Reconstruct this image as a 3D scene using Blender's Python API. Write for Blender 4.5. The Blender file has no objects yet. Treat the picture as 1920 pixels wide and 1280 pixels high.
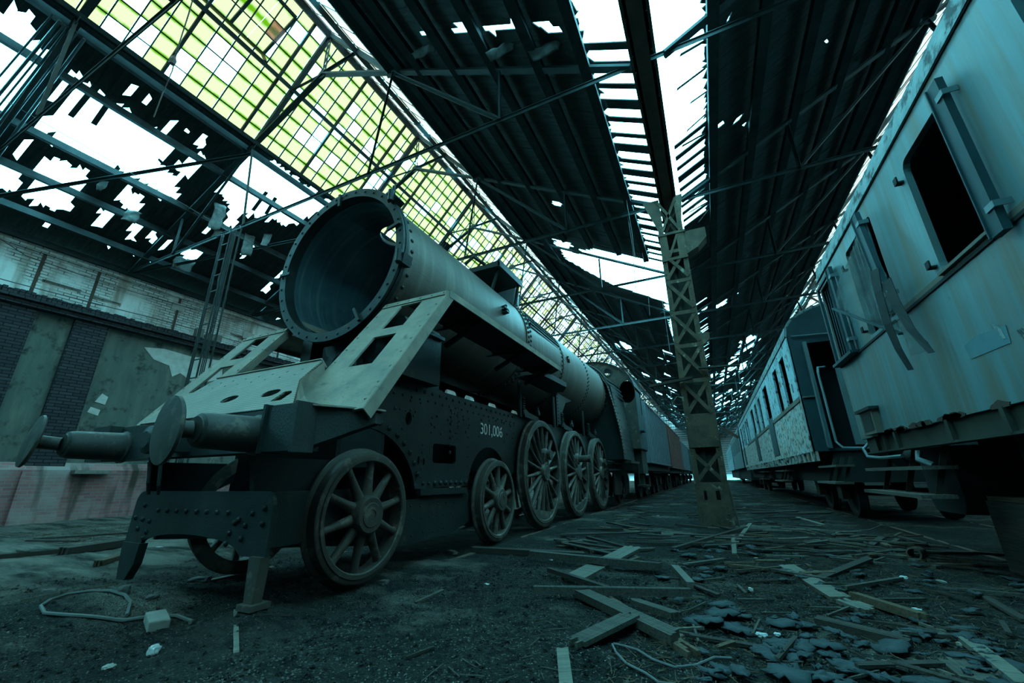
import bpy, bmesh, math, random
from mathutils import Vector, Matrix, noise
from mathutils.geometry import tessellate_polygon
random.seed(7)
SC = bpy.context.scene
COL = SC.collection
# ------------------------------------------------------------------ camera
cam_d = bpy.data.cameras.new('camera'); cam = bpy.data.objects.new('camera', cam_d); COL.objects.link(cam)
cam_d.sensor_width = 36.0; cam_d.lens = 762.0 / 1920 * 36.0; cam_d.clip_end = 400; cam_d.clip_start = 0.05
_y, _p, _r = (math.radians(a) for a in (25.1, 18.5, -0.8))
_f = Vector((-math.sin(_y) * math.cos(_p), math.cos(_y) * math.cos(_p), math.sin(_p)))
_rt = Vector((math.cos(_y), math.sin(_y), 0)); _up = _rt.cross(_f)
_R = math.cos(_r) * _rt + math.sin(_r) * _up; _U = -math.sin(_r) * _rt + math.cos(_r) * _up
cam.matrix_world = Matrix(((_R.x, _U.x, -_f.x, 0), (_R.y, _U.y, -_f.y, 0), (_R.z, _U.z, -_f.z, 0.88), (0, 0, 0, 1)))
SC.camera = cam
# ------------------------------------------------------------------ sky and exposure
wd = bpy.data.worlds.new('overcast_sky'); SC.world = wd; wd.use_nodes = True
bg = wd.node_tree.nodes['Background']; SKY = (4.0, 16.0, 19.5); bg.inputs[0].default_value = SKY + (1,); bg.inputs[1].default_value = 1.0
SC.view_settings.view_transform = 'Standard'; SC.view_settings.look = 'None'
SC.view_settings.gamma = 1.0; SC.view_settings.use_curve_mapping = False; SC.view_settings.exposure = 0.0
SC.cycles.use_denoising = True; SC.cycles.max_bounces = 8; SC.cycles.diffuse_bounces = 5; SC.cycles.transparent_max_bounces = 12
SC.cycles.sample_clamp_indirect = 6.0
# ------------------------------------------------------------------ materials
M = {}
def mat(name, base, rough=.8, metal=0.0, var=None, scale=3.0, stretch=(1, 1, 1), spots=None, spot_scale=8.0, spot_lo=.55, spot_hi=.62, bump=0.0, bump_scale=40.0, spec=.3, detail=6, streak=None, streak_map=(1, 1, 1), streak_lo=.4, streak_hi=.7):
    m = bpy.data.materials.new(name); m.use_nodes = True; M[name] = m
    nt = m.node_tree; N = nt.nodes; L = nt.links; b = N['Principled BSDF']
    b.inputs['Roughness'].default_value = rough; b.inputs['Metallic'].default_value = metal
    b.inputs['Specular IOR Level'].default_value = spec
    tc = N.new('ShaderNodeTexCoord')
    def nz(sc, st, det=detail):
        mp = N.new('ShaderNodeMapping'); mp.inputs['Scale'].default_value = st; L.new(tc.outputs['Object'], mp.inputs[0])
        n = N.new('ShaderNodeTexNoise'); n.inputs['Scale'].default_value = sc; n.inputs['Detail'].default_value = det; n.inputs['Roughness'].default_value = .62
        L.new(mp.outputs[0], n.inputs['Vector']); return n
    def mix(fac, a, bcol):
        x = N.new('ShaderNodeMix'); x.data_type = 'RGBA'; L.new(fac, x.inputs['Factor'])
        if isinstance(a, tuple): x.inputs['A'].default_value = a + (1,)
        else: L.new(a, x.inputs['A'])
        x.inputs['B'].default_value = bcol + (1,); return x.outputs['Result']
    def ramp(src, lo, hi):
        r = N.new('ShaderNodeMapRange'); r.inputs['From Min'].default_value = lo; r.inputs['From Max'].default_value = hi; L.new(src, r.inputs['Value']); return r.outputs[0]
    c = tuple(base)
    if var: c = mix(ramp(nz(scale, stretch).outputs['Fac'], .3, .7), c, tuple(var))
    if streak: c = mix(ramp(nz(1.0, streak_map).outputs['Fac'], streak_lo, streak_hi), c, tuple(streak))
    if spots: c = mix(ramp(nz(spot_scale, (1, 1, 1), 8).outputs['Fac'], spot_lo, spot_hi), c, tuple(spots))
    if isinstance(c, tuple): b.inputs['Base Color'].default_value = c + (1,)
    else: L.new(c, b.inputs['Base Color'])
    if bump:
        bp = N.new('ShaderNodeBump'); bp.inputs['Strength'].default_value = bump; bp.inputs['Distance'].default_value = .02
        L.new(nz(bump_scale, stretch, 5).outputs['Fac'], bp.inputs['Height']); L.new(bp.outputs[0], b.inputs['Normal'])
    return m
mat('loco_black', (.012, .021, .022), .5, .2, (.028, .036, .034), 2.5, bump=.25, bump_scale=60, spots=(.10, .055, .035), spot_scale=5, spot_lo=.62, spot_hi=.8)
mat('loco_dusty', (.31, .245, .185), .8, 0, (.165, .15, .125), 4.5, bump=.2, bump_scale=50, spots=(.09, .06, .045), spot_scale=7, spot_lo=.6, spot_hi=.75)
mat('boiler_steel', (.130, .098, .076), .5, .3, (.070, .054, .044), 2.0, stretch=(1, .25, 1), bump=.15, bump_scale=30, streak=(.20, .155, .12), streak_map=(.6, 9, .6), streak_lo=.5, streak_hi=.8, spec=.5)
mat('boiler_inside', (.075, .14, .16), .7, .1, (.04, .085, .10), 3.0, bump=.1, streak=(.14, .19, .20), streak_map=(.6, 14, .6), streak_lo=.5, streak_hi=.75)
mat('wheel_steel', (.085, .074, .060), .6, .2, (.048, .042, .036), 4.0, bump=.15, spots=(.14, .12, .095), spot_scale=6)
mat('buffer_iron', (.050, .048, .042), .6, .2, (.026, .027, .025), 5.0, bump=.15, spots=(.085, .07, .055), spot_scale=6)
mat('tread_steel', (.31, .245, .185), .7, .1, (.18, .15, .12), 4.0)
mat('rust_steel', (.13, .085, .06), .75, .2, (.07, .05, .04), 4.0, bump=.3)
mat('truss_steel', (.045, .070, .072), .7, .2, (.026, .040, .042), 4.0)
mat('column_steel', (.125, .088, .055), .75, .15, (.055, .040, .028), 4.0, bump=.25, spots=(.27, .23, .17), spot_scale=5, spot_lo=.60, spot_hi=.68)
mat('board_dark', (.058, .062, .058), .85, 0, (.020, .027, .028), 3.0, stretch=(.8, 5, .8), bump=.3, spots=(.15, .12, .09), spot_scale=14, spot_lo=.62, spot_hi=.75)
mat('board_torn', (.15, .15, .14), .85, 0, (.06, .06, .058), 9.0)
mat('purlin_wood', (.05, .062, .063), .85, 0, (.02, .028, .03), 3.0, bump=.2)
mat('plank_grey', (.095, .082, .066), .85, 0, (.038, .034, .028), 5.0, stretch=(9, .5, 9), bump=.5, bump_scale=12)
mat('plank_light', (.175, .155, .125), .85, 0, (.09, .08, .066), 5.0, stretch=(9, .5, 9), bump=.5, bump_scale=12)
mat('plank_dark', (.05, .038, .03), .85, 0, (.035, .028, .024), 5.0, stretch=(9, .5, 9), bump=.5, bump_scale=12)
mat('plank_brown', (.13, .085, .05), .85, 0, (.055, .038, .025), 5.0, stretch=(9, .5, 9), bump=.5, bump_scale=12)
mat('tar_paper', (.032, .046, .050), .75, 0, (.012, .019, .022), 9.0, bump=.3, bump_scale=60)
mat('stone_pale', (.27, .25, .22), .9, 0, (.15, .14, .12), 6.0, bump=.4, bump_scale=30)
mat('stone_dark', (.11, .10, .09), .9, 0, (.06, .055, .05), 8.0, bump=.4)
mat('paper_white', (.42, .42, .40), .8)
mat('rubber_grey', (.10, .10, .09), .7)
mat('cable_black', (.10, .10, .10), .6)
mat('coach_blue', (.098, .190, .205), .5, .1, (.062, .125, .138), 1.2, stretch=(1, 6, .5), streak=(.105, .100, .078), streak_map=(1, 6, .3), streak_lo=.46, streak_hi=.64, bump=.06, spots=(.10, .055, .035), spot_scale=7, spot_lo=.70, spot_hi=.74, spec=.5)
mat('coach_roof', (.23, .29, .29), .8, 0, (.13, .18, .19), 6.0, spots=(.035, .045, .045), spot_scale=7, spot_lo=.50, spot_hi=.60, bump=.3)
mat('coach_teal', (.016, .050, .060), .6, .1, (.010, .034, .041), 3.0)
mat('coach_peel', (.33, .50, .54), .65, 0, (.22, .36, .40), 2.5, spots=(.07, .06, .05), spot_scale=6.5, spot_lo=.56, spot_hi=.60, bump=.15)
mat('coach_peel_low', (.30, .45, .49), .65, 0, (.36, .26, .18), 2.6, spots=(.05, .045, .04), spot_scale=7.5, spot_lo=.53, spot_hi=.57, bump=.2)
mat('coach_belt', (.13, .115, .09), .7, 0, (.085, .075, .06), 6)
mat('under_black', (.008, .014, .015), .8, 0, (.016, .020, .020), 5)
mat('under_green', (.034, .040, .030), .8, .1, (.018, .018, .015), 3.0)
mat('rust_dark', (.055, .030, .020), .85, 0, (.03, .02, .015), 9.0)
mat('rail_metal', (.11, .165, .175), .5, .4)
mat('wagon_blue', (.12, .145, .165), .75, 0, (.075, .09, .10), 2.0, stretch=(1, 5, 1), bump=.1)
mat('wagon_red', (.17, .062, .045), .8, 0, (.09, .035, .028), 2.0, stretch=(1, 5, 1))
mat('letter_white', (.80, .80, .76), .7)
mat('graffiti_blue', (.06, .135, .16), .7, 0, (.085, .16, .18), 6)
mat('wire_steel', (.12, .12, .12), .6, .3)
mat('plaster_pale', (.66, .63, .57), .9, 0, (.46, .43, .39), 5, bump=.3)
mat('moss', (.07, .075, .03), .95, 0, (.12, .09, .04), 20, bump=.5)
mat('corrugated_pale', (.42, .44, .43), .8, 0, (.28, .30, .30), 1.0, stretch=(1, 1, 8))

def brick(name, c1, c2, mortar, wash=None, lo=.4, hi=.62, wash_scale=1.2, sc=1.0, streak=None):
    m = bpy.data.materials.new(name); m.use_nodes = True; M[name] = m
    nt = m.node_tree; N = nt.nodes; L = nt.links; b = N['Principled BSDF']; b.inputs['Roughness'].default_value = .9; b.inputs['Specular IOR Level'].default_value = .2
    tc = N.new('ShaderNodeTexCoord'); sp = N.new('ShaderNodeSeparateXYZ'); L.new(tc.outputs['Object'], sp.inputs[0])
    cb = N.new('ShaderNodeCombineXYZ'); L.new(sp.outputs['Y'], cb.inputs['X']); L.new(sp.outputs['Z'], cb.inputs['Y'])
    bt = N.new('ShaderNodeTexBrick'); L.new(cb.outputs[0], bt.inputs['Vector'])
    bt.inputs['Scale'].default_value = sc; bt.inputs['Brick Width'].default_value = .27; bt.inputs['Row Height'].default_value = .082; bt.inputs['Mortar Size'].default_value = .010; bt.inputs['Bias'].default_value = 0
    bt.inputs['Color1'].default_value = c1 + (1,); bt.inputs['Color2'].default_value = c2 + (1,); bt.inputs['Mortar'].default_value = mortar + (1,)
    out = bt.outputs['Color']
    def over(out, col, scl, lo, hi, mp=(1, 1, 1)):
        mm = N.new('ShaderNodeMapping'); mm.inputs['Scale'].default_value = mp; L.new(tc.outputs['Object'], mm.inputs[0])
        n = N.new('ShaderNodeTexNoise'); n.inputs['Scale'].default_value = scl; n.inputs['Detail'].default_value = 8; L.new(mm.outputs[0], n.inputs['Vector'])
        r = N.new('ShaderNodeMapRange'); r.inputs['From Min'].default_value = lo; r.inputs['From Max'].default_value = hi; L.new(n.outputs['Fac'], r.inputs['Value'])
        x = N.new('ShaderNodeMix'); x.data_type = 'RGBA'; L.new(r.outputs[0], x.inputs['Factor']); L.new(out, x.inputs['A']); x.inputs['B'].default_value = col + (1,); return x.outputs['Result']
    if wash: out = over(out, wash, wash_scale, lo, hi)
    if streak: out = over(out, streak, 1.0, .52, .68, (1, 3.0, .4))
    L.new(out, b.inputs['Base Color'])
    bp = N.new('ShaderNodeBump'); bp.inputs['Strength'].default_value = .7; bp.inputs['Distance'].default_value = .02; L.new(bt.outputs['Fac'], bp.inputs['Height']); bp.invert = True
    L.new(bp.outputs[0], b.inputs['Normal'])
brick('brick_dark', (.060, .058, .064), (.034, .036, .042), (.014, .014, .015))
brick('brick_red', (.40, .165, .16), (.27, .115, .12), (.26, .22, .20), (.34, .28, .26), .48, .66, 1.1, streak=(.06, .05, .04))
brick('brick_white', (.78, .74, .69), (.58, .54, .50), (.16, .14, .12), (.88, .85, .80), .46, .58, .9, streak=(.40, .31, .25))
mat('plaster_dark', (.15, .165, .14), .9, 0, (.085, .10, .088), 1.5, stretch=(1, 2.5, .6), bump=.25, bump_scale=20, spots=(.035, .035, .03), spot_scale=3.2, spot_lo=.54, spot_hi=.68, streak=(.26, .25, .20), streak_map=(1, 2.2, .5), streak_lo=.55, streak_hi=.75)

def glass(name, mid, edge, trans=.25, dirt=(.5, .5)):
    """thin dirty pane: clear in the middle, moss and soot along its own edges (each pane carries its own uv square)"""
    m = bpy.data.materials.new(name); m.use_nodes = True; M[name] = m
    nt = m.node_tree; N = nt.nodes; L = nt.links; N.remove(N['Principled BSDF']); o = N['Material Output']
    uv = N.new('ShaderNodeUVMap'); sp = N.new('ShaderNodeSeparateXYZ'); L.new(uv.outputs[0], sp.inputs[0])
    def edge_dist(s):
        a = N.new('ShaderNodeMath'); a.operation = 'SUBTRACT'; L.new(sp.outputs[s], a.inputs[0]); a.inputs[1].default_value = .5
        q = N.new('ShaderNodeMath'); q.operation = 'ABSOLUTE'; L.new(a.outputs[0], q.inputs[0]); return q.outputs[0]
    mx = edge_dist('Y')
    tc = N.new('ShaderNodeTexCoord'); n = N.new('ShaderNodeTexNoise'); n.inputs['Scale'].default_value = 5; n.inputs['Detail'].default_value = 7; L.new(tc.outputs['Object'], n.inputs['Vector'])
    ma = N.new('ShaderNodeMath'); ma.operation = 'MULTIPLY_ADD'; L.new(n.outputs['Fac'], ma.inputs[0]); ma.inputs[1].default_value = .22; L.new(mx, ma.inputs[2])
    r = N.new('ShaderNodeMapRange'); r.inputs['From Min'].default_value = .43; r.inputs['From Max'].default_value = .56; L.new(ma.outputs[0], r.inputs['Value'])
    c = N.new('ShaderNodeMix'); c.data_type = 'RGBA'; L.new(r.outputs[0], c.inputs['Factor']); c.inputs['A'].default_value = mid + (1,); c.inputs['B'].default_value = edge + (1,)
    t = N.new('ShaderNodeBsdfTransparent'); L.new(c.outputs['Result'], t.inputs[0])
    d = N.new('ShaderNodeBsdfTranslucent'); L.new(c.outputs['Result'], d.inputs[0])
    x = N.new('ShaderNodeMixShader'); x.inputs[0].default_value = trans; L.new(t.outputs[0], x.inputs[1]); L.new(d.outputs[0], x.inputs[2]); L.new(x.outputs[0], o.inputs['Surface'])
# transmission of each kind of pane: how bright it looks against the sky, divided by the sky's own colour
def tint(r, g, b): return (r / SKY[0], g / SKY[1], b / SKY[2])
glass('glass_green', tint(.92, 1.35, .66), tint(.17, .56, .008), .12)
glass('glass_white', tint(1.9, 3.2, 3.4), tint(1.1, 1.6, 1.7), .12)
glass('glass_pale', tint(.95, 1.3, 1.15), tint(.34, .45, .34), .2)
glass('glass_sooty', tint(.32, .36, .32), tint(.08, .10, .08), .05)

def ground_mat():
    m = bpy.data.materials.new('ground_dirt'); m.use_nodes = True; M['ground'] = m
    nt = m.node_tree; N = nt.nodes; L = nt.links; b = N['Principled BSDF']; b.inputs['Roughness'].default_value = .95; b.inputs['Specular IOR Level'].default_value = .15
    tc = N.new('ShaderNodeTexCoord')
    def nz(s, det=8, mp=None):
        n = N.new('ShaderNodeTexNoise'); n.inputs['Scale'].default_value = s; n.inputs['Detail'].default_value = det; n.inputs['Roughness'].default_value = .65
        if mp:
            q = N.new('ShaderNodeMapping'); q.inputs['Scale'].default_value = mp; L.new(tc.outputs['Object'], q.inputs[0]); L.new(q.outputs[0], n.inputs['Vector'])
        else: L.new(tc.outputs['Object'], n.inputs['Vector'])
        return n.outputs['Fac']
    def rg(s, lo, hi):
        r = N.new('ShaderNodeMapRange'); r.inputs['From Min'].default_value = lo; r.inputs['From Max'].default_value = hi; L.new(s, r.inputs['Value']); return r.outputs[0]
    def mix(f, a, bb):
        x = N.new('ShaderNodeMix'); x.data_type = 'RGBA'; L.new(f, x.inputs['Factor'])
        for k, v in (('A', a), ('B', bb)):
            if isinstance(v, tuple): x.inputs[k].default_value = v + (1,)
            else: L.new(v, x.inputs[k])
        return x.outputs['Result']
    c = mix(rg(nz(.9), .35, .7), (.019, .024, .021), (.055, .056, .048))
    c = mix(rg(nz(7), .5, .62), c, (.016, .021, .020))
    c = mix(rg(nz(3.5, 9, (.5, 2.2, 1)), .54, .66), c, (.010, .014, .014))
    c = mix(rg(nz(.55, 9, (1, 1.6, 1)), .54, .68), c, (.22, .20, .165))
    sx = N.new('ShaderNodeSeparateXYZ'); L.new(tc.outputs['Object'], sx.inputs[0]); ng = N.new('ShaderNodeMath'); ng.operation = 'MULTIPLY'; ng.inputs[1].default_value = -1; L.new(sx.outputs['X'], ng.inputs[0])
    dm = N.new('ShaderNodeMath'); dm.operation = 'MULTIPLY'; L.new(rg(ng.outputs[0], 5.0, 6.6), dm.inputs[0]); L.new(rg(nz(1.1, 9, (.6, 2.4, 1)), .38, .60), dm.inputs[1]); c = mix(dm.outputs[0], c, (.27, .25, .215))
    v = N.new('ShaderNodeTexVoronoi'); v.inputs['Scale'].default_value = 85; L.new(tc.outputs['Object'], v.inputs['Vector'])
    vr = N.new('ShaderNodeMapRange'); vr.inputs['From Min'].default_value = .965; vr.inputs['From Max'].default_value = .985
    sep = N.new('ShaderNodeSeparateColor'); L.new(v.outputs['Color'], sep.inputs[0]); L.new(sep.outputs[0], vr.inputs['Value'])
    vm = N.new('ShaderNodeMath'); vm.operation = 'MULTIPLY'; L.new(vr.outputs[0], vm.inputs[0]); L.new(rg(nz(1.3), .45, .62), vm.inputs[1])
    c = mix(vm.outputs[0], c, (.24, .21, .17))
    L.new(c, b.inputs['Base Color'])
    bp = N.new('ShaderNodeBump'); bp.inputs['Strength'].default_value = 1.0; bp.inputs['Distance'].default_value = .05
    ad = N.new('ShaderNodeMath'); ad.operation = 'ADD'; L.new(nz(26, 6), ad.inputs[0]); L.new(v.outputs['Distance'], ad.inputs[1]); L.new(ad.outputs[0], bp.inputs['Height']); L.new(bp.outputs[0], b.inputs['Normal'])
ground_mat()
def tread_bump():
    m = M['tread_steel']; N = m.node_tree.nodes; L = m.node_tree.links
    tc = N.new('ShaderNodeTexCoord'); ck = N.new('ShaderNodeTexChecker'); ck.inputs['Scale'].default_value = 48; L.new(tc.outputs['Object'], ck.inputs['Vector'])
    mp = N.new('ShaderNodeMapping'); mp.inputs['Rotation'].default_value = (-.776, 0, .785); L.new(tc.outputs['Object'], mp.inputs[0]); L.new(mp.outputs[0], ck.inputs['Vector'])
    bp = N.new('ShaderNodeBump'); bp.inputs['Strength'].default_value = 1; bp.inputs['Distance'].default_value = .02; L.new(ck.outputs['Fac'], bp.inputs['Height']); L.new(bp.outputs[0], N['Principled BSDF'].inputs['Normal'])
    b = N['Principled BSDF']; src = b.inputs['Base Color'].links[0].from_socket; x = N.new('ShaderNodeMix'); x.data_type = 'RGBA'; L.new(ck.outputs['Fac'], x.inputs['Factor']); L.new(src, x.inputs['A']); x.inputs['B'].default_value = (.12, .10, .08, 1); L.new(x.outputs['Result'], b.inputs['Base Color'])
tread_bump()
# ------------------------------------------------------------------ mesh helpers
def wloc(o):
    v = Vector((0, 0, 0))
    while o is not None: v += o.location; o = o.parent
    return v
def tag(o, label=None, cat=None, group=None, kind=None):
    if label: o['label'] = label
    if cat: o['category'] = cat
    if group: o['group'] = group
    if kind: o['kind'] = kind
    return o
def empty(name, loc, label, cat, group=None):
    o = bpy.data.objects.new(name, None); COL.objects.link(o); o.location = loc; o.empty_display_size = .2
    return tag(o, label, cat, group)
class MB:
    def __init__(s): s.v = []; s.f = []; s.mi = []
    def add(s, vs, fs, mi=0):
        n = len(s.v); s.v += [Vector(p) for p in vs]; s.f += [tuple(i + n for i in f) for f in fs]; s.mi += [mi] * len(fs); return s
    def frame(s, c, X, Y, Z, mi=0):
        """box with half axes X, Y, Z about c"""
        c = Vector(c); P = [c + a * X + b * Y + d * Z for d in (-1, 1) for b in (-1, 1) for a in (-1, 1)]
        return s.add(P, [(0, 2, 3, 1), (4, 5, 7, 6), (0, 1, 5, 4), (2, 6, 7, 3), (0, 4, 6, 2), (1, 3, 7, 5)], mi)
    def box(s, a, b, mi=0):
        a = Vector(a); b = Vector(b); h = (b - a) / 2
        return s.frame((a + b) / 2, Vector((h.x, 0, 0)), Vector((0, h.y, 0)), Vector((0, 0, h.z)), mi)
    def beam(s, p, q, w, h, up=(0, 0, 1), mi=0):
        p = Vector(p); q = Vector(q); d = q - p; l = d.length; d = d / l; up = Vector(up)
        sd = d.cross(up)
        if sd.length < 1e-4: sd = d.cross(Vector((1, 0, 0)))
        sd.normalize(); u = sd.cross(d)
        return s.frame((p + q) / 2, d * l / 2, sd * w / 2, u * h / 2, mi)
    def angle(s, p, q, w, t=.012, up=(0, 0, 1)):
        """L shaped rolled section"""
        p = Vector(p); q = Vector(q); d = (q - p).normalized(); up = Vector(up); sd = d.cross(up)
        if sd.length < 1e-4: sd = d.cross(Vector((1, 0, 0)))
        sd.normalize(); u = sd.cross(d)
        s.beam(p, q, w, t, up); s.beam(p + sd * w / 2 - u * w / 2, q + sd * w / 2 - u * w / 2, t, w, up); return s
    def tube(s, pts, r, seg=8, closed=False, cap=True, mi=0):
        pts = [Vector(p) for p in pts]; n = len(pts); base = len(s.v); prev = None
        for i, p in enumerate(pts):
            d = (pts[(i + 1) % n] - pts[i - 1]) if closed else (pts[min(i + 1, n - 1)] - pts[max(i - 1, 0)])
            d.normalize()
            if prev is None:
                a = Vector((0, 0, 1)) if abs(d.z) < .9 else Vector((1, 0, 0)); u = d.cross(a).normalized()
            else: u = (prev - d * prev.dot(d)).normalized()
            prev = u; w = d.cross(u); rr = r[i] if isinstance(r, (list, tuple)) else r
            for k in range(seg):
                t = 2 * math.pi * k / seg; s.v.append(p + u * math.cos(t) * rr + w * math.sin(t) * rr)
        for i in range(n if closed else n - 1):
            j = (i + 1) % n
            for k in range(seg):
                k2 = (k + 1) % seg; s.f.append((base + i * seg + k, base + i * seg + k2, base + j * seg + k2, base + j * seg + k)); s.mi.append(mi)
        if cap and not closed:
            s.f.append(tuple(base + k for k in reversed(range(seg)))); s.mi.append(mi); s.f.append(tuple(base + (n - 1) * seg + k for k in range(seg))); s.mi.append(mi)
        return s
    def lathe(s, o, ax, prof, seg=32, closed=False, mi=0):
        """prof: list of (distance along the axis, radius)"""
        o = Vector(o); ax = Vector(ax).normalized(); a = Vector((0, 0, 1)) if abs(ax.z) < .9 else Vector((1, 0, 0)); u = ax.cross(a).normalized(); w = ax.cross(u); base = len(s.v); n = len(prof)
        for (d, r) in prof:
            for k in range(seg):
                t = 2 * math.pi * k / seg; s.v.append(o + ax * d + (u * math.cos(t) + w * math.sin(t)) * r)
        for i in range(n if closed else n - 1):
            j = (i + 1) % n
            for k in range(seg):
                k2 = (k + 1) % seg; s.f.append((base + i * seg + k, base + i * seg + k2, base + j * seg + k2, base + j * seg + k)); s.mi.append(mi)
        return s
    def rivet(s, p, nrm, r=.014, h=.010, mi=0):
        p = Vector(p); nrm = Vector(nrm).normalized(); s.lathe(p - nrm * .002, nrm, [(0, r), (h * .6, r * .85), (h, r * .4), (h, 0.0005)], 7, mi=mi); return s
    def plate(s, outer, holes, fn, t, mi=0):
        """flat plate with cut-outs; fn(u, v, w) places it, t is the thickness"""
        loops = [list(outer)] + [list(h) for h in holes]
        flat = [q for lp in loops for q in lp]
        tris = tessellate_polygon([[Vector((a, b, 0)) for a, b in lp] for lp in loops])
        n = len(flat); vs = [fn(a, b, 0) for a, b in flat] + [fn(a, b, t) for a, b in flat]; fs = []
        for q in tris:
            a, b, c = [Vector((flat[i][0], flat[i][1], 0)) for i in q]; q = tuple(q)
            if (b - a).cross(c - a).z < 0: q = q[::-1]
            fs += [q[::-1], tuple(i + n for i in q)]
        k = 0
        for lp in loops:
            m = len(lp)
            for i in range(m):
                a, b = k + i, k + (i + 1) % m; fs.append((a, b, b + n, a + n))
            k += m
        return s.add(vs, fs, mi)
    def build(s, name, mats, parent=None, smooth=False, label=None, bevel=0):
        me = bpy.data.meshes.new(name); off = wloc(parent) if parent is not None else Vector((0, 0, 0))
        me.from_pydata([p - off for p in s.v], [], s.f)
        for m in (mats if isinstance(mats, (list, tuple)) else [mats]): me.materials.append(M[m] if isinstance(m, str) else m)
        if max(s.mi, default=0): me.polygons.foreach_set('material_index', s.mi)
        bm = bmesh.new(); bm.from_mesh(me); bmesh.ops.recalc_face_normals(bm, faces=bm.faces); bm.to_mesh(me); bm.free()
        if smooth:
            me.polygons.foreach_set('use_smooth', [True] * len(me.polygons)); me.set_sharp_from_angle(angle=.7)
        o = bpy.data.objects.new(name, me); COL.objects.link(o)
        if parent is not None: o.parent = parent
        if label: o['label'] = label
        if bevel:
            b = o.modifiers.new('bevel', 'BEVEL'); b.width = bevel; b.segments = 2; b.limit_method = 'ANGLE'
        return o
def copy_tree(o, parent=None):
    c = o.copy(); COL.objects.link(c)
    if parent is not None: c.parent = parent
    for ch in list(o.children): copy_tree(ch, c)
    return c
def struct(o): o['kind'] = 'structure'; return o
def each(name, m, parent, *boxes):
    for b in boxes:
        mb = MB(); b(mb); mb.build(name, m, parent)
def rect(a, b, c, d): return [(a, b), (c, b), (c, d), (a, d)]
def rrect(a, b, c, d, r, n=4):
    out = []
    for cx, cy, t0 in ((c - r, b + r, -90), (c - r, d - r, 0), (a + r, d - r, 90), (a + r, b + r, 180)):
        for k in range(n + 1):
            t = math.radians(t0 + 90 * k / n); out.append((cx + r * math.cos(t), cy + r * math.sin(t)))
    return out
def circ(x, y, rx, ry=None, n=20): return [(x + rx * math.cos(2 * math.pi * k / n), y + (ry or rx) * math.sin(2 * math.pi * k / n)) for k in range(n)]
def gz(x, y):
    z = .035 * noise.noise(Vector((x * .9, y * .9, 3))) + .018 * noise.noise(Vector((x * 3.1, y * 3.1, 7))) + .016 * noise.noise(Vector((x * 9, y * 9, 1))) + .007 * noise.noise(Vector((x * 21, y * 21, 4)))
    z += .10 * math.exp(-((x + 4.4) ** 2 / .5 + (y - 2.0) ** 2 / .25)) + .10 * math.exp(-((x + 2.85) ** 2 / .06 + (y - 2.02) ** 2 / .08))
    return z - .012
ORD = ['first', 'second', 'third', 'fourth', 'fifth', 'sixth', 'seventh', 'eighth', 'ninth', 'tenth', 'eleventh', 'twelfth', 'thirteenth', 'fourteenth', 'fifteenth', 'sixteenth', 'seventeenth', 'eighteenth', 'nineteenth', 'twentieth', 'twenty-first', 'twenty-second', 'twenty-third', 'twenty-fourth', 'twenty-fifth']
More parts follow.
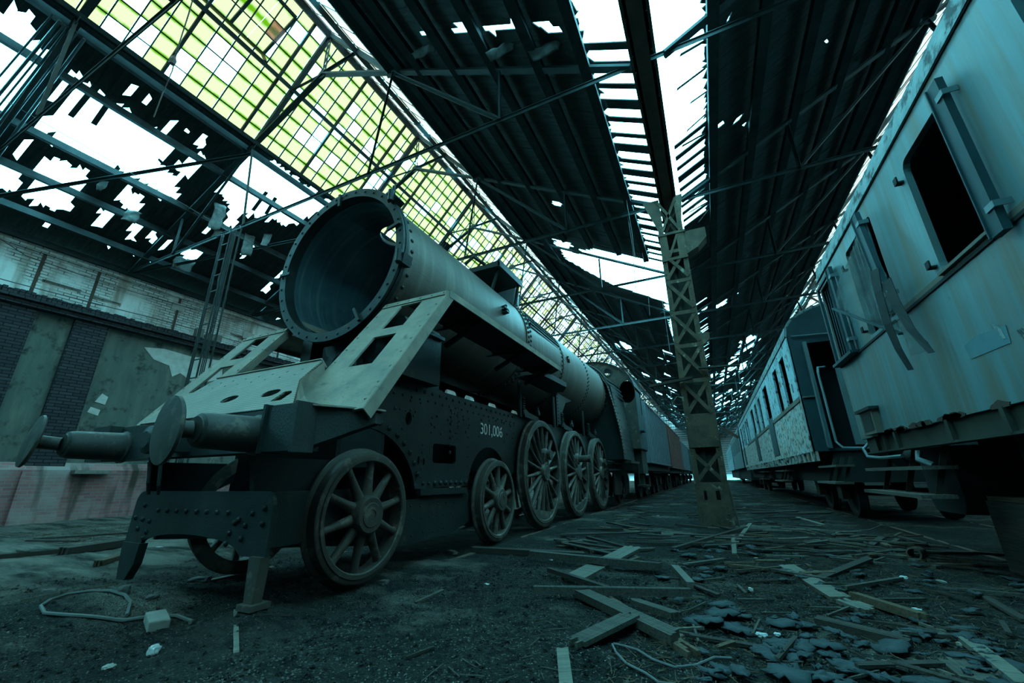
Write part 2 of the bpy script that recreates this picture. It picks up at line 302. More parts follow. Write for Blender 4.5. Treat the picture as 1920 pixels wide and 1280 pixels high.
LH= [[(0.4,-11.5),(0.84,-10.67),(1.0,-10.7),(1.16,-10.85),(1.23,-11.07),(1.45,-11.1),(1.45,-11.88),(0.87,-12.78)],[(0.71,-12.36),(1.09,-11.84),(1.47,-11.99),(1.46,-12.39),(1.46,-12.77),(1.04,-13.27)],[(1.82,-11.89),(1.74,-11.14),(1.95,-11.12),(1.91,-11.94)],[(1.99,-11.92),(2.04,-11.18),(2.36,-11.21),(2.86,-11.23),(3.9,-11.23),(3.94,-11.62),(3.85,-11.94),(4.38,-11.99),(4.68,-12.55),(4.53,-12.8),(3.67,-12.58),(3.21,-12.66),(2.55,-12.67),(1.91,-12.7)],[(2.27,-13.18),(2.36,-12.99),(3.03,-12.99),(3.15,-13.5),(3.14,-13.69),(3.24,-14.27),(2.39,-14.28),(2.36,-13.67)],[(1.41,-13.93),(2.02,-13.62),(2.23,-13.83),(2.25,-14.16),(1.71,-14.75)],[(1.9,-13.4),(1.85,-12.87),(1.95,-12.93),(2.02,-13.4)],[(3.75,-13.34),(3.71,-12.92),(4.19,-12.86),(4.2,-13.46)],[(4.09,-11.79),(4.4,-11.15),(4.62,-11.54),(4.58,-11.96)],[(4.19,-11.02),(4.11,-10.77),(4.23,-10.63),(4.33,-10.97)],[(3.52,-11.08),(3.5,-10.84),(3.64,-10.88),(3.66,-11.15)],[(3.8,-11.03),(3.79,-10.86),(3.89,-10.82),(3.93,-11.02)],[(2.57,-10.89),(2.64,-10.77),(2.75,-10.87),(2.68,-10.94)],[(2.94,-10.89),(2.97,-10.62),(3.05,-10.83),(3.0,-10.93)],[(3.19,-10.91),(3.22,-10.83),(3.27,-10.95)],[(5.27,-11.88),(5.25,-11.0),(5.23,-10.49),(5.77,-10.29),(7.9,-10.28),(7.6,-11.5),(6.67,-11.92),(6.19,-11.97),(6.23,-12.56),(6.14,-12.7),(5.8,-12.04)],[(3.71,-14.29),(3.65,-13.81),(3.95,-13.72),(3.96,-14.32)],[(4.44,-14.26),(4.31,-13.65),(4.57,-13.6),(4.65,-14.26)],[(4.87,-14.19),(4.81,-13.72),(5.0,-13.73),(5.04,-14.18)],[(5.22,-14.25),(5.19,-13.74),(5.36,-13.71),(5.35,-14.24)],[(7.06,-13.38),(7.01,-12.83),(7.15,-12.81),(7.17,-13.36)],[(8.48,-14.17),(8.45,-13.56),(8.59,-13.57),(8.65,-14.17)],[(8.46,-13.41),(8.47,-13.08),(8.6,-13.14),(8.54,-13.42)],[(4.77,-14.7),(4.77,-14.44),(4.86,-14.64)],[(5.2,-14.69),(5.35,-14.48),(5.33,-14.68)],[(4.24,-14.68),(4.32,-14.56),(4.4,-14.76)],[(8.9,-15.03),(9.05,-14.85),(9.15,-15.11)],[(9.82,-15.1),(9.95,-14.93),(10.09,-15.24)],[(10.45,-15.13),(10.49,-14.83),(10.67,-15.08)],[(5.7,-13.24),(5.75,-12.86),(5.82,-12.89),(5.8,-13.25)],[(5.82,-14.22),(5.73,-13.84),(5.96,-13.65),(6.2,-13.69),(6.23,-14.12)],[(2.97,-14.7),(3.06,-14.6),(3.16,-14.79),(3.07,-14.85)],[(6.05,-12.61),(5.94,-12.16),(6.05,-12.16),(6.18,-12.6)]]
RH= [[(4.26,-3.99),(4.24,-3.61),(4.41,-3.57),(4.42,-3.98)],[(4.26,-3.21),(4.24,-2.83),(4.42,-2.72),(4.41,-3.23)],[(4.35,-2.5),(4.24,-1.91),(4.43,-1.92),(4.47,-2.48)],[(4.3,-1.65),(4.31,-1.22),(4.49,-1.24),(4.45,-1.62)],[(3.88,-3.22),(3.88,-3.11),(3.96,-3.12)],[(9.8,-3.29),(9.78,-2.96),(10.05,-3.16),(10.04,-3.31)],[(12.54,-4.16),(12.44,-3.55),(13.31,-3.62),(12.52,-2.76),(12.34,-1.17),(12.19,-0.46),(13.02,-0.34),(16.74,-0.45),(15.95,-0.91),(15.65,-2.87),(14.2,-4.21)],[(17.88,-0.9),(17.53,-0.57),(23.22,-0.86),(20.4,-1.01)]]
R2H= [[(5.25,1.05),(5.27,1.08),(5.4,1.08),(5.36,1.05)],[(5.36,1.23),(5.41,1.32),(5.49,1.32),(5.42,1.25)],[(7.57,1.89),(7.53,2.18),(7.57,2.49),(7.59,2.19)],[(7.6,3.06),(7.66,3.27),(7.7,3.28),(7.65,3.08)],[(7.7,1.06),(7.62,1.2),(7.8,1.22),(7.83,1.08)],[(7.79,1.52),(7.8,1.7),(7.93,1.73),(7.88,1.55)],[(8.12,1.59),(8.14,1.72),(8.21,1.72)],[(17.74,1.07),(17.8,1.56),(18.35,1.62),(18.22,1.12)],[(17.88,1.88),(18.0,2.1),(18.23,2.07)],[(34.75,2.67),(33.03,2.93),(33.71,3.35),(36.54,3.46),(36.09,2.85)],[(35.81,3.53),(35.58,3.96),(37.18,4.0)],[(10.46,3.86),(10.48,3.92),(10.56,3.91)]]
# ------------------------------------------------------------------ the hall
LR = ((-10.15, 9.72), (-15.45, 6.83)); RR = ((-5.25, 9.72), (-0.30, 6.98)); R2 = ((0.30, 6.98), (5.25, 9.72)); R3 = ((10.15, 9.72), (15.45, 6.83))
YEND = 86.0
TY = [1.46] + [5.05 + 3.83 * k for k in range(21)]
def zl(ab, x): (xa, za), (xb, zb) = ab; return za + (zb - za) * (x - xa) / (xb - xa)
def spans(poly, y):
    xs = []
    for i in range(len(poly)):
        (ya, xa), (yb, xb) = poly[i], poly[(i + 1) % len(poly)]
        if (ya <= y) != (yb <= y): xs.append(xa + (xb - xa) * (y - ya) / (yb - ya))
    xs.sort(); return list(zip(xs[::2], xs[1::2]))
def roof_boards(name, ab, polys, y0, y1, w, seed, extra=None, skip=(0, 0)):
    rnd = random.Random(seed); mb = MB(); (xa, za), (xb, zb) = ab; x0, x1 = min(xa, xb), max(xa, xb)
    sl = Vector((x1 - x0, 0, zl(ab, x1) - zl(ab, x0))).normalized(); nr = Vector((-sl.z, 0, sl.x))
    y = y0
    while y < y1:
        ww = w * rnd.uniform(.85, 1.15) * (1 if y < 26 else 2.2); yc = y + ww / 2
        if skip[0] < y < skip[1]: y += ww; continue
        cuts = []
        for p in polys:
            for a, b in spans(p, yc): cuts.append((a + rnd.gauss(0, .06), b + rnd.gauss(0, .06)))
        if extra: cuts += extra(yc, rnd)
        cuts.sort(); segs = []; c = x0
        for a, b in cuts:
            if b <= a: continue
            if a > c: segs.append((c, min(a, x1)))
            c = max(c, b)
        if c < x1: segs.append((c, x1))
        for a, b in segs:
            if b - a < .05: continue
            lift = rnd.uniform(0, .012)
            A = Vector((a, yc, zl(ab, a))) + nr * (.12 + lift); B = Vector((b, yc, zl(ab, b))) + nr * (.12 + lift)
            k0 = rnd.uniform(-.07, .07) if a > x0 + .01 else 0; k1 = rnd.uniform(-.07, .07) if b < x1 - .01 else 0; h = Vector((0, ww * .503, 0)); e = nr * .011
            mb.add([A - h - sl * k0 - e, B - h - sl * k1 - e, B + h + sl * k1 - e, A + h + sl * k0 - e, A - h - sl * k0 + e, B - h - sl * k1 + e, B + h + sl * k1 + e, A + h + sl * k0 + e], [(0, 3, 2, 1), (4, 5, 6, 7), (0, 1, 5, 4), (2, 3, 7, 6), (0, 4, 7, 3), (1, 2, 6, 5)])
        y += ww
    return struct(mb.build(name, 'board_dark'))
rndh = random.Random(5)
def far_holes(x0, x1, y0, y1, n, smin, smax):
    out = []
    for _ in range(n):
        y = rndh.uniform(y0, y1); x = rndh.uniform(x0, x1); a = rndh.uniform(smin, smax); b = rndh.uniform(smin, smax) * .8
        out.append([(y - a, x - b), (y + a * .8, x - b * .7), (y + a, x + b), (y - a * .6, x + b * .8)])
    return out
roof_boards('ceiling', LR, LH + far_holes(-15, -10.5, 11, 80, 70, .15, .9), -8, YEND, .105, 1, skip=(-7.2, -3.2))  # skip: unseen gap behind the camera, opened to let in more sky light
def valley_cut(y, rnd):
    if y > 13: return [(-.9, -.3)] if (int(y * 1.3) % 3 == 0) else []
    if y > 12.3: return []
    return [(-.92 + rnd.gauss(0, .02), -.25)] if (y < 4.6 or (y * 2.55 + .1 * rnd.random()) % 1 > .36) else []
roof_boards('ceiling', RR, RH + far_holes(-4.8, -.6, 24, 80, 46, .12, .8), -8, YEND, .11, 2, extra=valley_cut, skip=(-7.2, -3.2))  # same added opening on this slope, out of view, to brighten the hall
def valley_cut2(y, rnd):
    if y < 7.2: return [(.25, .93)]
    if y < 10.3: return [(.25, .90 - .05 * rnd.random())] if (y * 2.9) % 1 > .38 else []
    return [(.3, .8)] if y > 16 and rnd.random() < .2 else []
roof_boards('ceiling', R2, R2H + far_holes(.6, 4.9, 26, 80, 75, .12, .8), -8, YEND, .11, 3, extra=valley_cut2)
roof_boards('ceiling', R3, far_holes(11, 15, 3, 80, 25, .3, 1.0), -8, YEND, .26, 4)
# purlins under the boards
for ab, xs, where in ((LR, (-10.35, -11.25, -12.62, -13.55, -14.5, -15.2), 'over the brick wall'), (RR, (-5.0, -4.45, -3.55, -2.65, -1.75, -.95), 'over the locomotive'), (R2, (.97, 1.8, 2.7, 3.6, 4.5, 5.0), 'over the grey coach')):
    for i, x in enumerate(xs):
        mb = MB(); w = .10 if ab is LR else .16
        for ya, yb in ((-8, 12.05 if (ab is RR and x > -3.8) else 26.0), (16.7 if (ab is RR and x > -3.8) else 26.02, YEND)): mb.beam((x, ya, zl(ab, x) - .03), (x, yb, zl(ab, x) - .03), w, .16)
        tag(mb.build('timber_purlin', 'purlin_wood'), 'long timber purlin %s, %s %s' % (where, ORD[i], 'below the lantern' if ab is not R2 else 'up from the valley'), 'beam', 'timber purlins under the roof')
# ---- lantern glazing
def lantern(idx, ab, y0, y1, nrow, dy, matsel, bw):
    (xa, za), (xb, zb) = ab; A = Vector((xa, 0, za)); B = Vector((xb, 0, zb)); d = (B - A) / nrow; nr = Vector((-(B - A).z, 0, (B - A).x)).normalized()
    if nr.z < 0: nr = -nr
    root = bpy.data.objects.new('window_%d' % idx, None); COL.objects.link(root); struct(root)
    me = bpy.data.meshes.new('panes'); vs = []; fs = []; mi = []; uvs = []
    bars = MB(); n = int((y1 - y0) / dy)
    for j in range(n):
        for i in range(nrow):
            k = matsel(i, j, y0 + (j + .5) * dy)
            if k is None: continue
            p = A + d * i; b = len(vs); ya = y0 + j * dy + .012; yb = y0 + (j + 1) * dy - .012
            tl = nr * random.uniform(-.004, .004)
            vs += [p + Vector((0, ya, 0)) + tl, p + Vector((0, yb, 0)) + tl, p + d + Vector((0, yb, 0)), p + d + Vector((0, ya, 0))]
            fs.append((b, b + 1, b + 2, b + 3)); mi.append(k); uvs += [(0, 0), (1, 0), (1, 1), (0, 1)]
    me.from_pydata(vs, [], fs); uvl = me.uv_layers.new(name='UVMap'); uvl.data.foreach_set('uv', [c for q in uvs for c in q])
    for q in ('glass_green', 'glass_white', 'glass_pale', 'glass_sooty'): me.materials.append(M[q])
    me.polygons.foreach_set('material_index', mi)
    o = bpy.data.objects.new('glass_panes', me); COL.objects.link(o); o.parent = root
    for j in range(n + 1):
        y = y0 + j * dy; bars.beam(A + Vector((0, y, 0)) - nr * .02, B + Vector((0, y, 0)) - nr * .02, .022 * bw, .04 * bw, nr)
    for i in range(nrow + 1):
        p = A + d * i; bars.beam(p + Vector((0, y0, 0)) - nr * .008, p + Vector((0, y1, 0)) - nr * .008, .03 * bw if 0 < i < nrow else .09, .018 if 0 < i < nrow else .10, nr)
    bars.build('glazing_bars', 'truss_steel', root)
    fr = MB()
    for t in (0.015, .5, .98):
        p = A + (B - A) * t - nr * .10; fr.beam(p + Vector((0, y0, 0)), p + Vector((0, y1, 0)), .10, .12, nr)
    y = y0
    while y < y1 and bw == 1: fr.beam(A + Vector((0, y, 0)) - nr * .05, B + Vector((0, y, 0)) - nr * .05, .06, .08, nr); y += 1.82
    fr.build('lantern_purlins', 'truss_steel', root)
    return root
WH = [(2.25, -10.09), (2.38, -9.72), (2.89, -10.08), (2.86, -9.75), (2.34, -9.94), (3.33, -9.1), (3.56, -9.3), (3.55, -9.52), (3.68, -8.68), (6.27, -9.58), (6.5, -9.72), (6.25, -9.2), (5.26, -8.93), (5.89, -9.03), (6.66, -8.82), (7.77, -9.03), (8.63, -9.33), (8.72, -8.97), (6.95, -9.48), (4.4, -8.13), (4.01, -8.27), (8.9, -8.25), (9.2, -8.25), (10.97, -8.94)]
rg = random.Random(11)
def sel_green(i, j, y):
    x = -10.15 + 2.45 * (i + .5) / 9
    for wy, wx in WH:
        if abs(wy - y) < .20 and abs(wx - x) < .14: return None if rg.random() < .55 else 1
    if 2.5 < y < 4.25 and -8.9 < x < -8.0: return None
    r = rg.random()
    far = min(1, max(0, (y - 11) / 6))
    if r < .04 + .10 * far: return None
    if r < .09 + .38 * far: return 1
    if y > 20 and r < .75: return 2
    return 0
def sel_pale(i, j, y):
    r = rg.random()
    if r < .06: return None
    if r < .22: return 1
    if r < .27: return 3
    return 2
lantern(1, ((-10.15, 9.72), (-7.74, 12.42)), -8.1, YEND, 9, .3640, sel_green, 1)
lantern(2, ((-5.25, 9.72), (-7.66, 12.42)), -8.1, YEND, 4, .52, sel_pale, .45)
lantern(3, ((5.25, 9.72), (7.66, 12.42)), -8.1, YEND, 4, .52, sel_pale, .45)
lantern(4, ((10.15, 9.72), (7.74, 12.42)), -8.1, YEND, 4, .52, sel_pale, .45)
# ---- the ventilation sash standing open in the green lantern
A_ = Vector((-10.15, 0, 9.72)); D_ = Vector((2.41, 0, 2.70)); N_ = Vector((-2.70, 0, 2.41)).normalized()
sa = empty('skylight', (-8.0, 3.4, 12.1), 'ventilation sash propped open among the green lantern panes', 'skylight')
lp = lambda y, t, o: A_ + D_ * t + N_ * o + Vector((0, y, 0))
mb = MB()
for (p, q) in (((2.5, .90, 0), (4.25, .90, 0)), ((2.5, .56, .42), (4.25, .56, .42)), ((2.5, .90, 0), (2.5, .56, .42)), ((4.25, .90, 0), (4.25, .56, .42)), ((3.4, .90, 0), (3.4, .56, .42))): mb.beam(lp(*p), lp(*q), .06, .08, N_)
mb.build('sash_frame', 'truss_steel', sa)
mb = MB(); mb.beam(lp(2.5, .52, .0), lp(2.5, .56, .42), .05, .05, N_); mb.beam(lp(4.25, .52, .0), lp(4.25, .56, .42), .08, .05, N_); mb.build('sash_stay', 'truss_steel', sa)
me = bpy.data.meshes.new('sash_panes'); vs = []; fs = []
for k in range(4):
    for j in range(2):
        b = len(vs); y = 2.53 + .425 * k; t0 = .9 - .17 * j; o0 = .21 * j; vs += [lp(y, t0, o0), lp(y + .42, t0, o0), lp(y + .42, t0 - .17, o0 + .21), lp(y, t0 - .17, o0 + .21)]; fs.append((b, b + 1, b + 2, b + 3))
me.from_pydata([v - sa.location for v in vs], [], fs); uvl = me.uv_layers.new(name='UVMap'); uvl.data.foreach_set('uv', [c for _ in fs for c in (0, 0, 1, 0, 1, 1, 0, 1)])
for q in ('glass_green', 'glass_white', 'glass_sooty'): me.materials.append(M[q])
me.polygons.foreach_set('material_index', [0] * 8); o = bpy.data.objects.new('sash_panes', me); COL.objects.link(o); o.parent = sa
# ---- trusses
def truss_parts(root, X, Y):
    """all members in the plane y = Y; X is the ridge"""
    a = lambda x, z: (X + x, Y, z)
    def part(name, segs, w, h=None):
        for p, q in segs: MB().beam(a(*p), a(*q), w, h or w, (0, 1, 0)).build(name, 'truss_steel', root)
    def ang(name, segs, w):
        for p, q in segs: MB().angle(a(*p), a(*q), w, .012, (0, 1, 0)).build(name, 'truss_steel', root)
    for s in (-1, 1):
        mb = MB(); mb.beam(a(0, 10.93), a(s * 2.45, 9.63), .05, .13, (0, 1, 0)); mb.beam(a(s * 2.45, 9.63), a(s * 7.45, 6.92), .05, .13, (0, 1, 0)); mb.build('rafter', 'truss_steel', root)
        part('lantern_rafter', [((s * .04, 12.33), (s * 2.42, 9.64))], .10, .11)
        ang('hanger', [((s * 2.45, 9.6), (s * 2.05, 6.95)), ((s * 5.15, 8.1), (s * 5.15, 6.95))], .055)
        ang('diagonal_strut', [((s * 2.45, 9.6), (s * 5.15, 6.95))], .06)
        ang('lantern_brace', [((0, 10.93), (s * 1.25, 11.0))], .06)
    mb = MB()
    for dx in (-.045, .045):
        mb.beam(a(dx, 12.35), a(dx, 10.93), .012, .035, (0, 1, 0))
    for k in range(6):
        z = 12.3 - k * .24; sg = 1 if k % 2 else -1; mb.beam(a(.045 * sg, z), a(-.045 * sg, z - .24), .008, .025, (0, 1, 0))
    mb.build('king_post', 'truss_steel', root)
    mb = MB(); mb.beam(a(-7.65, 6.98), a(7.4, 6.98), .05, .012, (0, 0, 1)); mb.beam(a(-7.65, 6.94), a(7.4, 6.94), .012, .07, (0, 0, 1)); mb.build('tie_bar', 'truss_steel', root)
    mb = MB()
    for p in ((0, 10.93), (-2.45, 9.6), (2.45, 9.6)):
        mb.plate(circ(p[0] + X, p[1], .17, .15, 8), [], lambda u, v, w: Vector((u, Y - .03 + w, v)), .012)
    mb.build('gusset_plates', 'truss_steel', root)
def nave_trusses(X, first_label, nave, skip0=0):
    r0 = empty('roof_truss', (X, TY[0], 6.95), '', 'roof truss', 'steel roof trusses of the %s nave' % nave); truss_parts(r0, X, TY[0])
    for i, y in enumerate(TY):
        o = r0 if i == 0 else copy_tree(r0); o.location = (X, y, 6.95)
        o['label'] = 'slender steel roof truss in %s, %s from the camera' % (first_label, ORD[i])
nave_trusses(-7.7, 'the nave above the locomotive', 'left')
nave_trusses(7.7, 'the nave above the coaches', 'right')
# wind braces in the left roof slope
for i in range(0, 9):
    mb = MB(); mb.angle((-10.15, TY[i + 1], 9.38), (-15.0, TY[i], 6.90), .06, .012)
    tag(mb.build('wind_brace', 'truss_steel'), 'thin diagonal steel brace under the left roof slope, %s from the camera' % ORD[i], 'brace', 'diagonal wind braces')
# ---- the valley girder and its lattice columns
mb = MB()
for s in (-1, 1):
    mb.beam((-.05 + .18 * s, -8, 7.27), (-.05 + .18 * s, YEND, 7.27), .02, .36); mb.beam((-.05 + .15 * s, -8, 7.085), (-.05 + .15 * s, YEND, 7.085), .09, .02)
mb.box((-.2, -8, 7.075), (.1, YEND, 7.087)); y = -1
while y < 30:
    for x in (-.19, .09): mb.rivet((x, y, 7.075), (0, 0, -1), .016, .012)
    y += .3
tag(mb.build('valley_girder', 'rust_steel'), 'riveted box girder carrying the roof valley along the column row', 'girder')
def column(y, label):
    root = empty('lattice_column', (-.09, y, 0), label, 'column', 'lattice columns of the hall'); x0 = -.09; H = 7.07
    hw = lambda z: .235 - .004 * z
    mb = MB()
    for s in (-1, 1):
        for t in (-1, 1):
            mb.beam((x0 + s * hw(0), y + t * .15, -.1), (x0 + s * hw(H), y + t * .15, H), .10, .014, (0, 1, 0)); mb.beam((x0 + s * (hw(0) + .045), y + t * .15 - t * .05, -.1), (x0 + s * (hw(H) + .045), y + t * .15 - t * .05, H), .10, .014, (1, 0, 0))
        mb.beam((x0 + s * (hw(0) + .05), y, -.1), (x0 + s * (hw(H) + .05), y, H), .014, .16, (0, 1, 0))
    z = .2
    while z < H:
        for s in (-1, 1): mb.rivet((x0 + s * hw(z), y - .158, z), (0, -1, 0), .013, .010)
        z += .14
    mb.build('corner_angles', 'column_steel', root)
    for t in (-1, 1):
        z = 2.02; k = 0
        while z < 5.2:
            z2 = z + .62; w = hw(z)
            for s in (-1, 1):
                MB().beam((x0 + s * w, y + t * (.165 + .008 * (s + 1)), z), (x0 - s * hw(z2), y + t * (.165 + .008 * (s + 1)), z2), .07, .012, (0, 1, 0)).build('lattice_bar', 'column_steel', root)
            MB().box((x0 - w - .03, y + t * .172 - .006, z + .62), (x0 + w + .03, y + t * .172 + .006, z + .70)).build('batten_plate', 'column_steel', root)
            z += 0.74
        mb = MB()
        for s in (-1, 1): mb.beam((x0 + s * .2, y + t * .17, 6.14), (x0 - s * .2, y + t * .17, 7.0), .06, .012, (0, 1, 0)); mb.beam((x0 + s * .24, y + t * .175, .75), (x0 - s * .2, y + t * .175, 1.25), .07, .012, (0, 1, 0))
        mb.build('lattice_bar', 'column_steel', root)
        mb = MB(); mb.box((x0 - .26, y + t * .172 - .007, 1.38), (x0 + .26, y + t * .172 + .007, 2.02)); mb.build('wide_plate', 'column_steel', root)
        mb = MB(); mb.plate(rect(x0 - .27, -.1, x0 + .27, .75), [rect(x0 - .14, .44, x0 - .09, .60), rect(x0 + .06, .44, x0 + .13, .60)], lambda u, v, w: Vector((u, y + t * .172 + w, v)), .014)
        for zz in (.08, .2, .32, .66):
            for xx in (-.22, .22): mb.rivet((x0 + xx, y + t * .172 - .001, zz), (0, -1, 0), .015, .012)
        mb.build('foot_plate', 'column_steel', root)
    mb = MB(); mb.box((x0 - .15, y - .13, -.05), (x0 + .15, y + .13, .02)); mb.box((x0 - .19, y - .012, 0), (x0 + .19, y + .012, 5.4)); mb.beam((x0 - .05, y - .02, 0), (x0 - .05, y - .02, 5.3), .06, .10, (0, 1, 0)); mb.build('inner_web', 'under_green', root)
    # head: boxed capital with brackets out to both sides
    mb = MB(); mb.box((x0 - .27, y - .19, 5.42), (x0 + .27, y + .19, 5.48)); mb.box((x0 - .26, y - .18, 5.48), (x0 - .10, y + .18, 6.06)); mb.box((x0 + .10, y - .18, 5.48), (x0 + .26, y + .18, 6.06)); mb.box((x0 - .29, y - .2, 6.06), (x0 + .29, y + .2, 6.12))
    mb.beam((x0 - .1, y - .185, 5.5), (x0 + .12, y - .185, 6.04), .05, .012, (0, 1, 0)); mb.build('capital', 'column_steel', root)
    mb = MB(); mb.plate([(x0 + .26, 5.52), (x0 + .50, 5.64), (x0 + .70, 5.84), (x0 + .70, 6.08), (x0 + .26, 6.08)], [], lambda u, v, w: Vector((u, y - .15 + w, v)), .30); mb.build('bracket', 'column_steel', root)
    mb = MB(); mb.plate([(x0 - .22, 6.12), (x0 - .22, 7.07), (x0 - .52, 7.07)], [], lambda u, v, w: Vector((u, y - .16 + w, v)), .012); mb.build('gusset', 'column_steel', root)
    mb = MB(); mb.plate([(x0 + .22, 6.12), (x0 + .22, 7.07), (x0 + .36, 7.07)], [], lambda u, v, w: Vector((u, y - .16 + w, v)), .012); mb.build('gusset', 'column_steel', root)
    return root
c0 = column(8.97, 'rusty riveted lattice column standing between the locomotive and the coaches')
for i, y in enumerate((8.97 + 7.66, 8.97 + 15.32, 8.97 + 22.98, 8.97 + 30.64)):
    c = copy_tree(c0); c.location.y = y; c['label'] = 'rusty lattice column, %s behind the nearest column' % ('directly' if i == 0 else ORD[i])
mb = MB(); mb.tube([(.26, 8.84, 0.0), (.22, 8.85, .5), (.14, 8.86, 1.05)], .018); tag(mb.build('iron_rod', 'rust_steel'), 'thin iron rod leaning against the foot of the lattice column', 'rod')
mb = MB(); mb.beam((-.95, 8.66, 2.62), (-.12, 8.7, 2.72), .10, .05); tag(mb.build('broken_plank', 'plank_dark'), 'broken dark board wedged on the left of the lattice column', 'plank')
mb = MB(); mb.beam((.02, 8.7, 2.9), (.75, 8.66, 2.86), .11, .03); tag(mb.build('broken_plank', 'plank_grey'), 'pale board wedged on the right of the lattice column', 'plank')
mb = MB(); mb.beam((.2, 8.72, 1.75), (.5, 8.7, 1.52), .06, .05); tag(mb.build('iron_bracket', 'rust_steel'), 'short dark bracket sticking out to the right low on the lattice column', 'bracket')
mb = MB(); mb.tube([(-.31, 8.8, 1.95), (-.5, 8.75, 2.05), (-.56, 8.75, 2.25), (-.45, 8.75, 2.38), (-.36, 8.75, 2.34)], .012); tag(mb.build('bent_wire', 'wire_steel'), 'bent wire hooking out from the left edge of the lattice column', 'wire')
# ---- the brick side wall
WX = -15.4
mb = MB(); mb.box((WX - .6, -8, -.4), (WX, YEND, 6.85)); struct(mb.build('wall_left', 'plaster_dark')); 
mb = MB(); mb.box((WX - .1, -8, -.4), (WX + .22, YEND, 1.22)); mb.plate([(WX - .1, 1.22), (WX + .22, 1.22), (WX + .04, 1.40), (WX - .1, 1.40)], [], lambda u, v, w: Vector((u, -8 + w, v)), 94); struct(mb.build('trim_1', 'brick_red')).parent = None
NT = 5
for y0 in (-4.3, -2.6, .6, 2.85, 4.3, 10.1, 11.6, 17.5, 19.0, 25, 26.5, 32.5, 34, 40, 41.5):
    mb = MB(); mb.box((WX - .1, y0, 1.22), (WX + .13, y0 + .72, 5.22)); struct(mb.build('trim_%d' % NT, 'brick_dark')); NT += 1; mb = MB(); mb.plate([(WX - .1, -.4), (WX + .36, -.4), (WX + .30, .7), (WX + .27, 1.18), (WX - .1, 1.18)], [], lambda u, v, w: Vector((u, y0 - .04 + w, v)), .82); struct(mb.build('trim_%d' % NT, 'brick_red')); NT += 1 
mb = MB(); mb.box((WX - .1, -8, 5.20), (WX + .22, YEND, 5.34)); mb.box((WX - .1, -8, 5.34), (WX + .30, YEND, 5.40)); y = 0
while y < 30:
    mb.box((WX, y, 5.40), (WX + .26 + random.uniform(-.02, .02), y + .085, 5.40 + random.uniform(.13, .17))); y += .098
struct(mb.build('trim_2', 'brick_dark'))
mb = MB(); mb.plate(rect(-8, 5.4, YEND, 6.70), [rect(3.45, 5.90, 4.22, 6.03), rect(4.45, 5.86, 5.12, 5.97), rect(8.3, 5.9, 8.8, 6.05)], lambda u, v, w: Vector((WX - .1 + w, u, v)), .20); mb.box((WX - .02, -8, 5.4), (WX + .02, YEND, 6.6)); mb.box((WX - .1, -8, 6.70), (WX + .16, YEND, 6.86)); struct(mb.build('wall_left', 'brick_white'))
for i, y in enumerate((3.3, 4.42, 6.5, 7.6, 10.2, 11.4)):
    mb = MB(); mb.box((WX + .1, y, 5.45), (WX + .115, y + .07, 6.7)); NT += 1; struct(mb.build('trim_%d' % NT, 'rust_steel'))
mb = MB(); mb.plate([(5.98, 4.86), (6.5, 4.95), (7.3, 4.9), (8.3, 5.0), (8.4, 4.35), (7.6, 4.02), (7.1, 4.28), (6.9, 4.12), (6.75, 4.45), (6.3, 4.55)], [], lambda u, v, w: Vector((WX + w, u, v)), .012)
mb.plate([(5.25, 3.05), (5.35, 3.3), (5.5, 3.22), (5.48, 3.0)], [], lambda u, v, w: Vector((WX + w, u, v)), .012); mb.plate([(5.16, 2.75), (5.2, 2.9), (5.42, 2.84), (5.4, 2.68)], [], lambda u, v, w: Vector((WX + w, u, v)), .012); struct(mb.build('trim_%d' % NT, 'plaster_pale'))
for i, (y, z) in enumerate(((5.15, 1.12), (7.2, 1.20))):
    mb = MB(); mb.box((WX + .2, y, z), (WX + .42, y + .75, z + .09)); tag(mb.build('stone_sill', 'stone_pale'), 'short pale stone sill projecting from the red brick plinth, %s' % ('under the plain plaster panel' if i == 0 else 'partly hidden by the locomotive front'), 'sill', 'stone sills on the plinth')
mb = MB(); mb.box((WX + .1, 6.35, 6.28), (WX + .13, 6.72, 6.52)); tag(mb.build('enamel_plate', 'plaster_pale'), 'small pale plate fixed high on the whitewashed brick near the conduits', 'plate')
mb = MB(); mb.box((WX + .1, 8.75, 6.0), (WX + .13, 9.15, 6.25)); tag(mb.build('enamel_plate', 'plaster_pale'), 'pale square plate on the whitewashed brick just above the left ramp', 'plate')
for i, (y, h) in enumerate(((7.15, .30), (7.5, .2), (7.75, .26))):
    mb = MB(); mb.box((WX + .1, y, 5.55), (WX + .28, y + .22, 5.55 + h)); tag(mb.build('loose_brick', 'stone_pale'), 'loose whitewashed block standing on the cornice, %s of three' % ('leftmost', 'middle', 'rightmost')[i], 'brick', 'loose blocks on the cornice')
mb = MB(); mb.box((-16, YEND, -.4), (16, YEND + .3, 13)); struct(mb.build('wall_back', 'corrugated_pale'))
mb = MB()
for k in range(30): mb.box((-15.4, YEND - .06, 1 + k * .4), (15.4, YEND, 1.05 + k * .4))
struct(mb.build('trim_4', 'truss_steel'))
mb = MB(); mb.box((15.4, -8, -.4), (15.7, YEND, 6.85)); struct(mb.build('wall_right', 'brick_dark'))
mb = MB(); mb.box((-16, -8.6, -.4), (16, -8.2, 13)); struct(mb.build('wall_front', 'brick_dark'))
